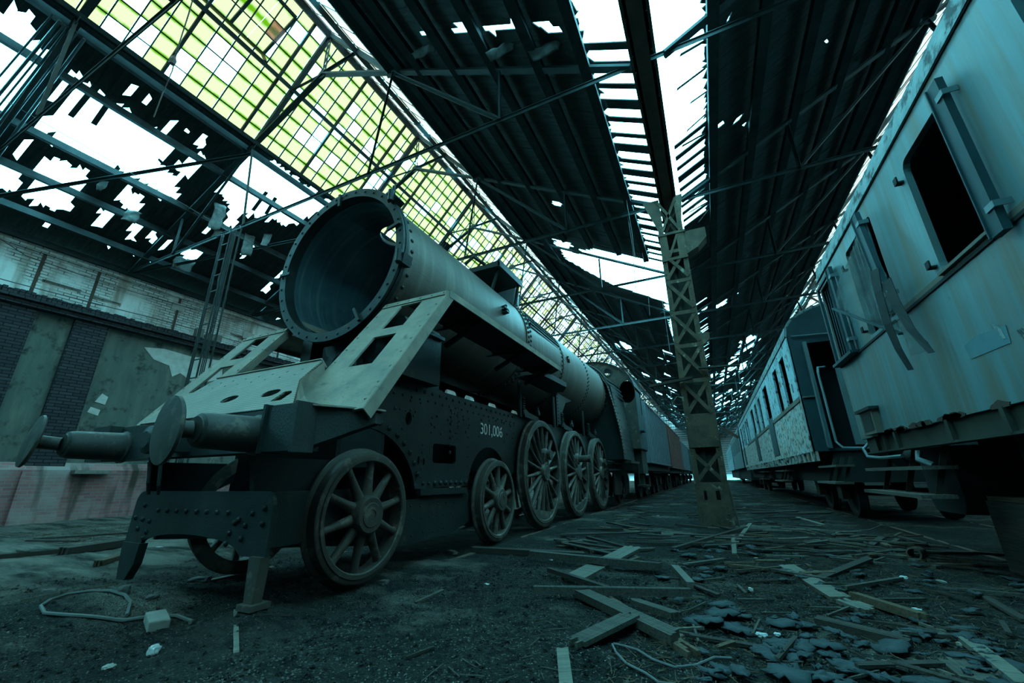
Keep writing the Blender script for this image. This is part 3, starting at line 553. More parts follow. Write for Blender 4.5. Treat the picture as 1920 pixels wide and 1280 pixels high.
# ---- ground
xs = []; x = -15.6
while x < 15.7:
    xs.append(x); x += .045 if -3.2 < x < 3.0 else (.08 if -7 < x < 6 else .2)
ys = []; y = -8
while y < YEND + .2:
    ys.append(y); y += .3 if y < .5 else (.035 if y < 4 else .035 + .022 * (y - 4))
vs = [(x, y, gz(x, y)) for y in ys for x in xs]; nx = len(xs)
fs = [(j * nx + i, j * nx + i + 1, (j + 1) * nx + i + 1, (j + 1) * nx + i) for j in range(len(ys) - 1) for i in range(nx - 1)]
me = bpy.data.meshes.new('floor'); me.from_pydata(vs, [], fs); me.materials.append(M['ground']); me.polygons.foreach_set('use_smooth', [True] * len(fs)); fl = bpy.data.objects.new('floor', me); COL.objects.link(fl); struct(fl)
# buried rails just showing in the dirt
for i, (x, lb) in enumerate(((-4.54, 'left rail under the locomotive'), (-2.90, 'right rail under the locomotive'), (2.625, 'left rail under the coaches'), (4.125, 'right rail under the coaches'))):
    mb = MB(); mb.box((x - .035, -1 if i > 1 else 2.2, -.12), (x + .035, 84, -.012)); mb.box((x - .06, -1 if i > 1 else 2.2, -.14), (x + .06, 84, -.10)); tag(mb.build('rail', 'rust_steel'), 'rusty half buried track rail, the ' + lb, 'rail', 'track rails')
# ------------------------------------------------------------------ the locomotive
AX = -3.72
def wheel(root, name, xf, side, y, r, nsp, rib, driver=0, z=None):
    """side +1: outer face looks to +X"""
    z = r if z is None else z; ax = Vector((-side, 0, 0)); o = Vector((xf, y, z)); ri = r * (.79 if not driver else .845)
    mb = MB(); mb.lathe(o, ax, [(.01, ri), (.0, ri + .01), (.0, r * .865 if not driver else r * .90), (.012, r * .872 if not driver else r * .907), (.012, r - .045), (.02, r - .035), (.10, r - .030), (.112, r - .012), (.122, r), (.14, r), (.15, r - .02), (.15, ri)], 72, closed=True)
    w = mb.build(name, 'wheel_steel', root, smooth=True)
    hr = rib
    mb = MB(); mb.lathe(o, ax, [(-.045, .0005), (-.045, hr * .28), (-.052, hr * .3), (-.052, hr * .62), (-.045, hr * .66), (-.045, hr * .9), (-.03, hr), (.03, hr * 1.06), (.13, hr * 1.0), (.14, hr * .5), (.14, .0005)], 40)
    if driver:
        an = driver; px = Vector((0, math.cos(an), math.sin(an))) * .30
        P = o + px; mb.lathe(P, ax, [(-.05, .0005), (-.05, .10), (-.02, .125), (.1, .13), (.12, .0005)], 24)
        q = px.normalized(); t = Vector((0, -q.z, q.y)); mb.frame(o + px * .5 + ax * .02, q * .17, t * .125, ax * .05)
    h = mb.build('hub', 'wheel_steel', w, smooth=True)
    for k in range(nsp):
        t = 2 * math.pi * (k + .35) / nsp; d = Vector((0, math.cos(t), math.sin(t)))
        p0 = o + d * hr * .8 + ax * .045; p1 = o + d * (ri + .01) + ax * .065; s = MB()
        wa, wb = (.048, .034) if not driver else (.038, .028)
        tv = Vector((0, -d.z, d.y)); n0 = len(s.v); seg = 10; rings = [(0, 1.5), (.10, 1.12), (.3, .95), (.7, .86), (.9, .95), (1, 1.5)]
        for f, m in rings:
            for q in range(seg):
                b = 2 * math.pi * q / seg; s.v.append(p0.lerp(p1, f) + tv * math.cos(b) * (wa + (wb - wa) * f) * m + ax * math.sin(b) * (.045 - .008 * f))
        for i in range(len(rings) - 1):
            for q in range(seg):
                q2 = (q + 1) % seg; s.f.append((n0 + i * seg + q, n0 + i * seg + q2, n0 + (i + 1) * seg + q2, n0 + (i + 1) * seg + q)); s.mi.append(0)
        s.build('spoke', 'wheel_steel', w, smooth=True)
    return w
loco = empty('steam_locomotive', (AX, 3.0, 0), 'large derelict black steam locomotive with open boiler barrel, sloping front ramps and spoked wheels', 'steam locomotive')
XR, XL = -2.85, -4.59
for s, xf in ((1, XR), (-1, XL)):
    wheel(loco, 'bogie_wheel', xf, s, 3.0, .58, 10, .16); wheel(loco, 'bogie_wheel', xf, s, 5.60, .58, 10, .16)
    for y, an in ((7.46, 1.45), (9.62, 1.75), (11.85, 1.2)):
        w = wheel(loco, 'driving_wheel', xf, s, y, .975, 18, .17, an)
        if s > 0:
            mb = MB(); a0 = an + math.pi; ri = .825; pts = [(ri * math.cos(a0 + t), ri * math.sin(a0 + t)) for t in [(-.62 + 1.24 * k / 12) for k in range(13)]]
            mb.plate([(y + a, .975 + b) for a, b in pts], [], lambda u, v, w_: Vector((xf - .012 - w_, u, v)), .09); mb.build('counterweight', 'wheel_steel', w)
            px = Vector((xf, y + .30 * math.cos(an), .975 + .30 * math.sin(an))); ln = .34 if y > 9 and y < 10 else .13
            mb = MB(); mb.lathe(px, (1, 0, 0), [(0, .075), (ln - .05, .075), (ln - .05, .09), (ln, .09), (ln, .0005)], 20); mb.build('crank_pin', 'wheel_steel', w, smooth=True)
    wheel(loco, 'trailing_wheel', xf, s, 14.35, .58, 10, .15)
for y in (3.0, 5.6, 7.46, 9.62, 11.85, 14.35):
    mb = MB(); r = .58 if y in (3.0, 5.6, 14.35) else .975; mb.tube([(XR - .1, y, r), (XL + .1, y, r)], .09, 16); mb.build('axle', 'under_black', loco)
# main frames
def frame_plate(x, t, top, holes, rv):
    mb = MB(); arch = [(3.02 + .88 * math.cos(math.radians(a)), .62 + .76 * math.sin(math.radians(a))) for a in range(12, 128, 8)][::-1]
    ar2 = [(5.62 + .62 * math.cos(math.radians(a)), .70 + .62 * math.sin(math.radians(a))) for a in range(10, 172, 10)][::-1]
    out = [(2.2, 1.15), (2.2, 1.33), (2.72, top), (12.9, top), (12.9, .98), (6.5, .98)] + ar2[::-1] + [(5.0, .79), (3.90, .77)] + arch[::-1]
    mb.plate(out, holes, lambda u, v, w: Vector((x - w, u, v)), t)
    if rv:
        N = (1, 0, 0); y = 3.35
        while y < 6.6:
            mb.rivet((x, y, top - .07), N, .022, .018); mb.rivet((x, y + .07, top - .17), N, .018, .015); y += .155
        for a in range(22, 124, 9): mb.rivet((x, 3.02 + .96 * math.cos(math.radians(a)), .62 + .84 * math.sin(math.radians(a))), N, .034, .028)
        for k in range(9): mb.rivet((x, 4.02 + k * .115, .83), N, .032 if k > 1 else .018, .026)
        for k in range(5): mb.rivet((x, 3.98, .9 + k * .09), N, .015, .011)
        for k in range(7): mb.rivet((x, 5.0, .9 + k * .13), N, .014, .010); mb.rivet((x, 6.5, .95 + k * .13), N, .014, .010)
        for k in range(7): mb.rivet((x, 4.55, 1.20 + .09 * k), N, .024, .018); mb.rivet((x, 4.72, 1.38 + .07 * k), N, .012, .008)
        rr = random.Random(3)
        for k in range(46): mb.rivet((x, rr.uniform(3.4, 6.5), rr.uniform(1.40, 1.75)), N, rr.choice((.012, .016, .021)), .014)
    return mb.build('frame_plate', 'loco_black', loco, smooth=False)
fp = frame_plate(-3.04, .035, 1.95, [rrect(4.19, 1.06, 4.70, 1.29, .04), circ(3.70, 1.53, .055, .075), circ(3.92, 1.08, .02, .05), circ(4.02, 1.07, .018, .04)], True)
frame_plate(-4.36, .035, 1.95, [], False)
mb = MB(); mb.plate(rect(4.7, 1.95, 12.9, 2.78), [rrect(a, 2.06, a + .44, 2.50, .10) for a in (5.6, 6.3, 7.0, 8.0, 9.2)], lambda u, v, w: Vector((-4.36 - w, u, v)), .03); mb.build('pierced_valance', 'loco_black', loco)
cu = bpy.data.curves.new('number', 'FONT'); cu.body = '301,006'; cu.size = .235; cu.extrude = .002
to = bpy.data.objects.new('number', cu); COL.objects.link(to); bpy.context.view_layer.update()
me = bpy.data.meshes.new_from_object(to.evaluated_get(bpy.context.evaluated_depsgraph_get())); bpy.data.objects.remove(to)
n = MB(); n.add([(-3.034 + v.co.z, 5.32 + v.co.x * .98, 1.50 + v.co.y) for v in me.vertices], [tuple(p.vertices) for p in me.polygons]); n.build('painted_number', 'letter_white', fp, label='white painted number 301,006')
for y in (3.3, 4.9, 6.4, 8.5, 10.7, 12.8):
    mb = MB(); mb.box((-4.36, y, 1.0), (-3.05, y + .05, 1.9)); mb.build('frame_stretcher', 'under_black', loco)
mb = MB(); mb.box((-4.35, 7.0, 1.55), (-3.06, 12.8, 1.60)); mb.build('frame_deck', 'under_black', loco)
# bogie frame between the small wheels
for x in (-3.03, -4.40):
    mb = MB(); mb.plate([(2.15, .42), (2.2, .72), (2.6, .72), (3.6, .66), (5.1, .72), (5.15, .36), (4.6, .24), (3.75, .22), (2.7, .36)], [], lambda u, v, w: Vector((x - w, u, v)), .03)
    for k in range(6):
        mb.rivet((x, 3.82 + .17 * k, .60 - .01 * (k % 2)), (1, 0, 0), .016, .012); mb.rivet((x, 3.86 + .15 * k, .47), (1, 0, 0), .013, .01); mb.rivet((x, 3.86 + .2 * k, .30 + .02 * (k % 2)), (1, 0, 0), .012, .01)
    mb.build('bogie_side_frame', 'loco_black', loco)
mb = MB(); mb.box((-4.4, 4.0, .40), (-3.06, 4.5, .98)); mb.beam((-3.0, 3.9, .74), (-3.0, 4.9, .73), .06, .07); mb.build('bogie_bolster', 'under_black', loco)
# boiler
def boolean(o, cutters):
    for c in cutters:
        m = o.modifiers.new('cut', 'BOOLEAN'); m.operation = 'DIFFERENCE'; m.object = c; m.solver = 'EXACT'
    bpy.context.view_layer.update(); me = bpy.data.meshes.new_from_object(o.evaluated_get(bpy.context.evaluated_depsgraph_get())); o.modifiers.clear(); old = o.data; o.data = me; bpy.data.meshes.remove(old)
    for c in cutters: bpy.data.objects.remove(c)
ZB = 3.36
mb = MB(); A = (AX, 3.12, ZB); mb.lathe(A, (0, 1, 0), [(0, .90), (0, .945), (3.45, .945), (3.45, .90)], 96, closed=True); sb = mb.build('smokebox_barrel', 'boiler_steel', loco, smooth=True)
c = MB(); c.lathe((AX + .06, 3.98, 4.0), (0, 0, 1), [(0, .0005), (0, .27), (.6, .27), (.6, .0005)], 32); cc = c.build('cut', 'boiler_steel'); cut = [cc]
for a in range(0, 360, 45):
    c = MB(); p = (AX + .06 + .34 * math.cos(math.radians(a)), 3.98 + .34 * math.sin(math.radians(a)), 4.0); c.lathe(p, (0, 0, 1), [(0, .0005), (0, .018), (.6, .018), (.6, .0005)], 8); cut.append(c.build('cut', 'boiler_steel'))
sb.location = sb.location; bpy.context.view_layer.update()
boolean(sb, cut)
sb.data.polygons.foreach_set('use_smooth', [True] * len(sb.data.polygons)); sb.data.set_sharp_from_angle(angle=.6)
mb = MB(); mb.lathe((AX, 3.13, ZB), (0, 1, 0), [(0.02, .8985), (3.30, .8985), (3.30, .890), (.02, .890)], 96, closed=True); li = mb.build('barrel_lining', 'boiler_inside', loco, smooth=True)
c = MB(); c.lathe((AX + .06, 3.98, 4.0), (0, 0, 1), [(0, .0005), (0, .275), (.6, .275), (.6, .0005)], 32); boolean(li, [c.build('cut', 'boiler_inside')]); li.data.polygons.foreach_set('use_smooth', [True] * len(li.data.polygons))
mb = MB(); mb.lathe((AX, 6.45, ZB), (0, 1, 0), [(0, .0005), (0, .9), (.05, .9), (.05, .0005)], 64); mb.build('tube_plate', 'boiler_inside', loco)
mb = MB(); mb.lathe((AX, 3.02, ZB), (0, 1, 0), [(0, .895), (0, 1.0), (.035, 1.0), (.035, .965), (.05, .965), (.05, 1.0), (.10, 1.0), (.10, .945), (.16, .945), (.16, .895)], 96, closed=True)
for k in range(36):
    a = 2 * math.pi * k / 36; mb.rivet((AX + .955 * math.cos(a), 3.02, ZB + .955 * math.sin(a)), (0, -1, 0), .018, .014)
mb.build('door_ring', 'loco_black', loco, smooth=True)
mb = MB()
for k in range(40):
    a = 2 * math.pi * k / 40; d = Vector((math.cos(a), 0, math.sin(a))); mb.rivet(Vector((AX, 3.24, ZB)) + d * .945, d, .026, .020)
mb.build('ring_riveting', 'loco_black', loco, smooth=True)
for a in (-12, 38): 
    mb = MB(); d = Vector((math.cos(math.radians(a)), 0, math.sin(math.radians(a)))); p = Vector((AX, 3.06, ZB)) + d * 1.02; mb.frame(p, d * .05, Vector((0, .07, 0)), d.cross(Vector((0, 1, 0))) * .06); mb.tube([p + Vector((0, -.09, -.06)), p + Vector((0, -.09, .08))], .035, 10); mb.tube([p + Vector((0, -.05, .06)), p + Vector((0, -.05, .17))], .02, 8)
    mb.build('door_hinge', 'loco_black', loco)
for a in (15, 95, 178, 300):
    d = Vector((math.cos(math.radians(a)), 0, math.sin(math.radians(a)))); p = Vector((AX, 3.0, ZB)); mb = MB(); mb.beam(p + d * .80, p + d * .98, .035, .03, (0, 1, 0)); mb.build('door_clamp', 'loco_black', loco)
mb = MB()
for k in range(11): mb.rivet((AX - .30 + .11 * k, 3.4 + .12 * (k % 3), ZB - .895 + .02), (0, 0, 1), .024, .018)
mb.build('bottom_studs', 'under_black', loco)
mb = MB(); n0 = []; nu, nv = 24, 8  # pale strip along the barrel bottom, its colour standing in for incoming light
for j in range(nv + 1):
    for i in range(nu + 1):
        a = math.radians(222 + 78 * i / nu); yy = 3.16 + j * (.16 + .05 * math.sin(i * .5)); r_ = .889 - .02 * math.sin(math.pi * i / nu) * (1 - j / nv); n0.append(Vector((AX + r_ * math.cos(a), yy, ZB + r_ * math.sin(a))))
mb.add(n0, [(j * (nu + 1) + i, j * (nu + 1) + i + 1, (j + 1) * (nu + 1) + i + 1, (j + 1) * (nu + 1) + i) for j in range(nv) for i in range(nu)]); mb.build('lit_bottom_strip', 'loco_dusty', loco, smooth=True)
mb = MB(); mb.lathe((AX, 6.56, ZB), (0, 1, 0), [(0, .92), (0, .965), (2.0, .985), (2.0, 1.0), (4.0, 1.02), (4.35, 1.02), (6.1, 1.03), (6.1, .5)], 96); mb.build('boiler_barrel', 'boiler_steel', loco, smooth=True)
mb = MB()
for (y, r) in ((6.62, .965), (8.5, .98), (10.5, 1.015), (12.55, 1.03)):
    for dy in (0, .10):
        for k in range(64):
            a = 2 * math.pi * (k + (.5 if dy else 0)) / 64
            if -100 < math.degrees(a) - (360 if a > math.pi else 0) < 130: d = Vector((math.cos(a), 0, math.sin(a))); mb.rivet(Vector((AX, y + dy, ZB)) + d * r, d, .030, .026)
mb.build('seam_riveting', 'loco_black', loco, smooth=True)
mb = MB()   # riveted butt strap along the right shoulder
for j in range(4):
    for k in range(22):
        a = math.radians(20 + 6 * j); d = Vector((math.cos(a), 0, math.sin(a))); mb.rivet(Vector((AX, 6.8 + .078 * k + .03 * (j % 2), ZB)) + d * .992, d, .030, .024)
n0 = []
for k in range(2):
    for j in range(6):
        a = math.radians(16 + 5.2 * j); n0.append(Vector((AX + .990 * math.cos(a), 6.76 + 1.68 * k, ZB + .990 * math.sin(a))))
mb.add(n0, [(j, j + 1, j + 7, j + 6) for j in range(5)]); mb.build('butt_strap', 'loco_black', loco)
for (y, a) in ((4.25, 47), (8.9, 8), (5.6, 10)):
    mb = MB(); d = Vector((math.cos(math.radians(a)), 0, math.sin(math.radians(a)))); t = Vector((-d.z, 0, d.x)); p = Vector((AX, y, ZB)) + d * .97
    for k in range(3): mb.frame(p + t * (.06 * (k - 1)), d * .07, Vector((0, .05 - .015 * k, 0)), t * .012)
    mb.frame(p + d * .05 + t * .0, d * .012, Vector((0, .09, 0)), t * .02)
    mb.build('pipe_bracket', 'loco_black', loco)
mb = MB(); mb.tube([(AX + .55, 5.0, ZB + .82), (AX + .68, 5.05, ZB + .95), (AX + .75, 5.3, ZB + .92)], .03); mb.build('stub_pipe', 'loco_black', loco)
# dome with its tilted platform
mb = MB(); mb.lathe((AX, 7.25, ZB + .8), (0, 0, 1), [(0, .46), (.58, .46), (.60, .44), (.60, .0005)], 40)
for k in range(24):
    a = 2 * math.pi * k / 24; d = Vector((math.cos(a), math.sin(a), 0)); mb.rivet(Vector((AX, 7.25, ZB + 1.34)) + d * .46, d, .018, .014); mb.rivet(Vector((AX, 7.25, ZB + .98)) + d * .46, d, .018, .014)
mb.build('steam_dome', 'loco_black', loco, smooth=True)
mb = MB(); mb.frame((-3.32, 6.22, 4.50), Vector((.40, 0, .03)), Vector((0, .50, -.02)), Vector((0, 0, .015))); mb.box((-2.93, 5.70, 4.45), (-2.90, 6.72, 4.58)); mb.box((-3.72, 5.70, 4.44), (-2.9, 5.73, 4.53)); mb.beam((-3.0, 5.85, 4.48), (-3.15, 5.9, 4.1), .04, .04); mb.beam((-2.95, 6.62, 4.48), (-3.05, 6.66, 4.05), .04, .04); mb.build('dome_platform', 'loco_black', loco)
# smokebox saddle and cylinder steam chests
mb = MB(); mb.box((-4.15, 3.35, 1.8), (-3.29, 4.6, 2.44)); mb.lathe((-3.72, 3.34, 2.12), (0, -1, 0), [(0, .27), (.08, .25), (.08, .16), (.03, .15), (.03, .0005)], 24); mb.beam((-4.0, 3.32, 2.3), (-3.45, 3.32, 2.42), .06, .06); mb.box((-4.3, 3.5, 1.9), (-3.15, 4.5, 2.0)); mb.build('smokebox_saddle', 'loco_black', loco)
for s in (1, -1):
    f = lambda d: AX + s * d
    mb = MB(); mb.plate([(f(.66), 1.95), (f(.66), 2.62), (f(.74), 2.66), (f(.80), 2.64), (f(.84), 2.58), (f(.84), 1.95)], [], lambda u, v, w: Vector((u, 3.36 + w, v)), .68); mb.beam((f(.85), 3.40, 2.55), (f(.85), 4.08, 2.56), .03, .04); mb.build('steam_chest', 'loco_black', loco)
# ramps, running boards
def ramp_pt(y): return 1.34 + (y - 2.12) * (2.66 - 1.34) / .99
sl = math.hypot(.99, 1.32); ty = .99 / sl; tz = 1.32 / sl
for s in (1, -1):
    f = lambda d: AX + s * d
    def place(u, v, w): return Vector((f(u), 2.12 + v * ty + w * tz * -1, 1.34 + v * tz + w * ty))
    L1 = sl
    vy = lambda y: (y - 2.12) / ty
    mb = MB(); holes = [rect(1.035, vy(2.45), 1.30, vy(2.71)), rect(1.035, vy(2.79), 1.30, vy(3.045))]
    mb.plate([(.76, .12), (.76, L1), (1.58, L1), (1.58, 0), (1.40, -.02), (.98, .0)], holes, place, .018)
    for k in range(9):
        v = .1 + k * (L1 - .16) / 8
        for u in (1.54, .80): 
            if u > 1 or k > 2: mb.rivet(place(u, v, .018), place(0, 0, 1) - place(0, 0, 0), .014, .010)
    for k in range(6): mb.rivet(place(.82 + .145 * k, L1 - .045, .03), place(0, 0, 1) - place(0, 0, 0), .014, .010)
    mb.build('front_ramp', 'loco_dusty', loco)
    mb = MB(); P = lambda u, v, w: place(u, v, w); c = (P(1.17, L1 - .045, .022)); mb.frame(c, Vector((.40, 0, 0)), Vector((0, ty, tz)) * .04, Vector((0, -tz, ty)) * .007); mb.build('ramp_edge_strip', 'loco_dusty', loco)
    mb = MB(); mb.frame(P(1.58, L1 / 2, -.035), Vector((.008, 0, 0)), Vector((0, ty, tz)) * (L1 / 2), Vector((0, -tz, ty)) * .05); mb.build('ramp_flange', 'loco_dusty', loco); mb = MB(); mb.frame(P(.76, L1 / 2 + .05, -.03), Vector((.008, 0, 0)), Vector((0, ty, tz)) * (L1 / 2 - .06), Vector((0, -tz, ty)) * .03); mb.build('ramp_flange', 'loco_dusty', loco)
    for k in range(2):
        pass
    # running board with its angle edge
    mb = MB(); o = [(f(.98), 3.10), (f(1.58), 3.10), (f(1.58), 6.55), (f(1.40), 6.75), (f(1.0), 7.1)] if s > 0 else [(f(.98), 3.1), (f(1.58), 3.1), (f(1.58), 4.5), (f(.98), 4.6)]
    mb.plate(o, [], lambda u, v, w: Vector((u, v, 2.655 + w)), .012); mb.build('running_board', 'loco_black' if s > 0 else 'loco_dusty', loco); mb = MB(); mb.box((f(1.575), 3.10, 2.60), (f(1.592), 6.55 if s > 0 else 4.5, 2.675)); mb.build('board_edge', 'loco_dusty', loco)
    for y in ((3.9, 5.2, 6.3) if s > 0 else (3.9,)): mb = MB(); mb.beam((f(1.0), y, 2.40), (f(1.5), y, 2.64), .05, .05); mb.beam((f(.85), y, 2.64), (f(1.55), y, 2.64), .06, .03); mb.build('board_bracket', 'under_black', loco)
mb = MB(); mb.plate([(-2.92, 6.4), (-2.45, 6.4), (-2.4, 7.6), (-2.62, 8.05), (-2.92, 8.0)], [], lambda u, v, w: Vector((u, v, 2.56 + w)), .02); mb.beam((-2.44, 6.5, 2.60), (-2.40, 7.6, 2.60), .03, .10); mb.beam((-2.40, 7.6, 2.6), (-2.62, 8.05, 2.6), .03, .08); mb.build('torn_running_board', 'loco_black', loco)
# boiler carriers, springs and stays along the right side
mb = MB(); mb.plate([(-3.05, 1.95), (-3.05, 2.7), (-2.85, 3.0), (-2.80, 3.0), (-2.80, 2.9), (-2.96, 2.62), (-2.96, 1.95)], [], lambda u, v, w: Vector((u, 8.62 + w, v)), .05)
mb.plate([(8.62, 2.0), (8.62, 2.72), (10.55, 3.0), (10.55, 2.86), (9.3, 2.55), (8.95, 2.2), (8.9, 2.0)], [], lambda u, v, w: Vector((-3.0 + w, u, v)), .03)
for k in range(9): mb.rivet((-2.96, 8.70, 2.05 + k * .075), (1, 0, 0), .02, .015)
mb.build('boiler_carrier', 'loco_black', loco)
for y in (6.65, 8.45, 10.75):
    mb = MB(); mb.tube([(-2.98, y, 1.9), (-2.98, y, 2.55)], .035, 10); mb.build('support_post', 'loco_black', loco)
for y in (6.5, 8.7, 10.95):
    mb = MB(); mb.tube([(-2.97, y + .25, 1.95), (-2.97, y + .25, 2.28)], .03, 8)
    for k in range(5): mb.lathe((-2.97, y + .25, 2.04 + k * .045), (0, 0, 1), [(0, .03), (.01, .055), (.03, .055), (.04, .03)], 12)
    mb.plate([(y + .2, 2.12), (y + .45, 2.02), (y + .95, 1.98), (y + .95, 1.90), (y + .3, 1.92)], [], lambda u, v, w: Vector((-2.99 + w, u, v)), .05); mb.lathe((-2.96, y + .95, 2.02), (0, 0, 1), [(0, .05), (.06, .05), (.1, .03), (.16, .03), (.16, .0005)], 10); mb.build('spring_hanger', 'loco_black', loco)
# buffer beam, tread plate
mb = MB(); mb.box((-4.99, 1.87, 1.07), (-2.45, 2.05, 1.355)); mb.box((-2.66, 1.78, 1.06), (-2.36, 1.90, 1.36)); mb.box((-5.06, 1.78, 1.06), (-4.76, 1.90, 1.36)); mb.box((-2.37, 1.76, 1.05), (-2.345, 1.92, 1.37)); mb.box((-2.68, 1.76, 1.05), (-2.655, 1.92, 1.37))
for s in (1, -1):
    f = lambda d: AX + s * d
    P8 = [(f(1.34), 1.88, 1.08), (f(1.58), 2.24, 1.26), (f(1.58), 2.30, 1.26), (f(1.34), 1.95, 1.08), (f(1.34), 1.88, 1.345), (f(1.58), 2.24, 1.345), (f(1.58), 2.30, 1.345), (f(1.34), 1.95, 1.345)]
    mb.add(P8, [(0, 3, 2, 1), (4, 5, 6, 7), (0, 1, 5, 4), (1, 2, 6, 5), (2, 3, 7, 6), (3, 0, 4, 7)])
mb.plate([(AX + 1.36, 1.9), (AX + 1.58, 2.24), (AX + 1.58, 2.3), (AX - 1.58, 2.3), (AX - 1.58, 2.24), (AX - 1.36, 1.9)], [], lambda u, v, w: Vector((u, v, 1.335 + w)), .014); 
mb.build('buffer_beam', 'loco_black', loco)
for s in (1, -1):
    f = lambda d: AX + s * d
    mb = MB(); mb.plate([(f(.80), 1.88), (f(1.38), 1.87), (f(1.6), 2.26), (f(1.6), 2.32), (f(.76), 2.32)], [], lambda u, v, w: Vector((u, v, 1.352 + w)), .012); mb.build('beam_deck', 'loco_dusty', loco)
mb = MB(); ds = math.hypot(.52, .51); ay, az = .52 / ds, .51 / ds
pt = lambda u, v, w: Vector((u, 1.88 + v * ay - w * az, 1.36 + v * az + w * ay))
mb.plate([(-4.50, 0), (-2.55, 0), (-2.90, .40), (-2.95, ds), (-4.46, ds), (-4.50, .40)], [circ(-3.57, .235, .10, .052), circ(-3.05, .235, .10, .052), [(-2.90, .10), (-2.78, .10), (-2.76, .19), (-2.80, .225), (-2.88, .225)], [(-4.30, .06), (-4.18, .06), (-4.14, .11), (-4.26, .12)]], pt, .012)
for k in range(8): mb.rivet(pt(-4.4 + .19 * k, ds - .13, .012), pt(0, 0, 1) - pt(0, 0, 0), .012, .008); mb.rivet(pt(-4.4 + .19 * k, ds - .22, .012), pt(0, 0, 1) - pt(0, 0, 0), .010, .007)
mb.build('tread_plate', 'tread_steel', loco)
mb = MB(); mb.frame(pt(-3.71, ds + .003, -.02), Vector((.75, 0, 0)), Vector((0, ay, az)) * .008, Vector((0, -az, ay)) * .045); mb.build('tread_plate_lip', 'loco_dusty', loco)
for x in (-2.95, -4.47):
    mb = MB(); mb.plate([(1.90, 1.36), (2.40, 1.86), (2.42, 1.78), (2.14, 1.36)], [], lambda u, v, w: Vector((x + w, u, v)), .012); mb.build('tread_side_plate', 'loco_dusty', loco)
mb = MB(); mb.add([(-2.545, 1.885, 1.374), (-2.66, 2.14, 1.376), (-2.945, 2.26, 1.545), (-2.945, 2.30, 1.78), (-2.89, 2.16, 1.655)], [(0, 1, 2, 4), (2, 3, 4)]); mb.build('ramp_apron', 'loco_dusty', loco)
for s, x, dy in ((1, -2.79, 0), (-1, -4.68, .05)):
    hc_ = {1: (-2.82, 1.315, 1.17), -1: (-4.75, 1.335, 1.20)}; b = MB(); b.lathe((x, 1.84 + dy, 1.18), (0, -1, 0), [(0, .135), (.03, .135), (.04, .12), (.36, .108), (.39, .10), (.40, .08), (.41, .08), (.41, .0005)], 40)
    for k in range(4): b.rivet((x + .10 * math.cos(.8 + k * 1.57), 1.80 + dy, 1.18 + .10 * math.sin(.8 + k * 1.57)), (0, -1, 0), .02, .03)
    bo = b.build('buffer', 'buffer_iron', loco, smooth=True)
    b = MB(); b.tube([(x, 1.42 + dy, 1.18), hc_[s]], .05, 20); b.build('plunger', 'buffer_iron', bo, smooth=True)
    hc, tl = ((-2.82, 1.31, 1.17), Vector((-.13, -1, 0))) if s > 0 else ((-4.75, 1.33, 1.20), Vector((-.12, -1, .10)))
    b = MB(); b.lathe(hc, tl.normalized(), [(-.012, .0005), (-.012, .19), (-.004, .20), (.012, .197), (.02, .15), (.024, .0005)], 56); b.build('buffer_head', 'buffer_iron', bo, smooth=True)
mb = MB(); mb.box((-3.83, 1.70, 1.10), (-3.63, 1.88, 1.30)); mb.lathe((-3.73, 1.72, 1.18), (0, -1, 0), [(0, .11), (.10, .10), (.12, .06), (.12, .0005)], 20); mb.tube([(-3.80, 1.70, 1.08), (-3.79, 1.72, .88), (-3.83, 1.76, .80)], .012, 8); mb.tube([(-3.66, 1.70, 1.08), (-3.66, 1.73, .86), (-3.7, 1.76, .80)], .012, 8); mb.build('coupling_hook', 'loco_black', loco)
mb = MB(); mb.plate([(2.0, 1.05), (2.9, 1.05), (2.9, .95), (2.6, .80), (2.2, .70), (2.06, .72)], [], lambda u, v, w: Vector((-4.5 + w, u, v)), .05); mb.plate([(2.0, 1.05), (2.9, 1.05), (2.9, .95), (2.6, .80), (2.2, .70), (2.06, .72)], [], lambda u, v, w: Vector((-3.1 + w, u, v)), .05); mb.box((-4.5, 2.75, .6), (-3.06, 2.8, 1.4)); mb.build('bogie_front_frame', 'under_black', loco)
# guard plate ahead of the bogie with its two rail guards
mb = MB(); arch = [(-3.71 + .62 * math.cos(math.radians(a)), .41 + .09 * math.sin(math.radians(a))) for a in range(10, 180, 10)]
out = [(-4.58, .415), (-4.33, .405)] + arch[::-1] + [(-3.05, .39), (-2.78, .395), (-2.78, .72)] + [(-2.88 + .10 * math.cos(math.radians(a)), .71 + .10 * math.sin(math.radians(a))) for a in range(10, 91, 16)] + [(-4.46 + .10 * math.cos(math.radians(a)), .71 + .10 * math.sin(math.radians(a))) for a in range(90, 180, 16)]
mb.plate(out[::-1], [], lambda u, v, w: Vector((u, 2.02 + w, v)), .028)
for k in range(8): mb.rivet((-4.18 + .132 * k, 2.02, .665), (0, -1, 0), .022, .02)
for (x, z) in ((-4.38, .59), (-4.27, .58), (-4.42, .52), (-4.28, .50), (-4.30, .45), (-3.16, .60), (-3.04, .585), (-3.20, .53), (-3.06, .50), (-3.22, .46), (-3.12, .62), (-2.98, .665), (-2.86, .70), (-4.40, .70), (-4.5, .6), (-2.86, .60)): mb.rivet((x, 2.02, z), (0, -1, 0), .023, .021)
gp = mb.build('guard_plate', 'loco_black', loco)
mb = MB(); mb.plate([(-4.57, .415), (-4.30, .41), (-4.32, .26), (-4.40, .14), (-4.52, .14)], [], lambda u, v, w: Vector((u, 2.0 + w, v)), .06); mb.build('rail_guard', 'loco_black', loco)
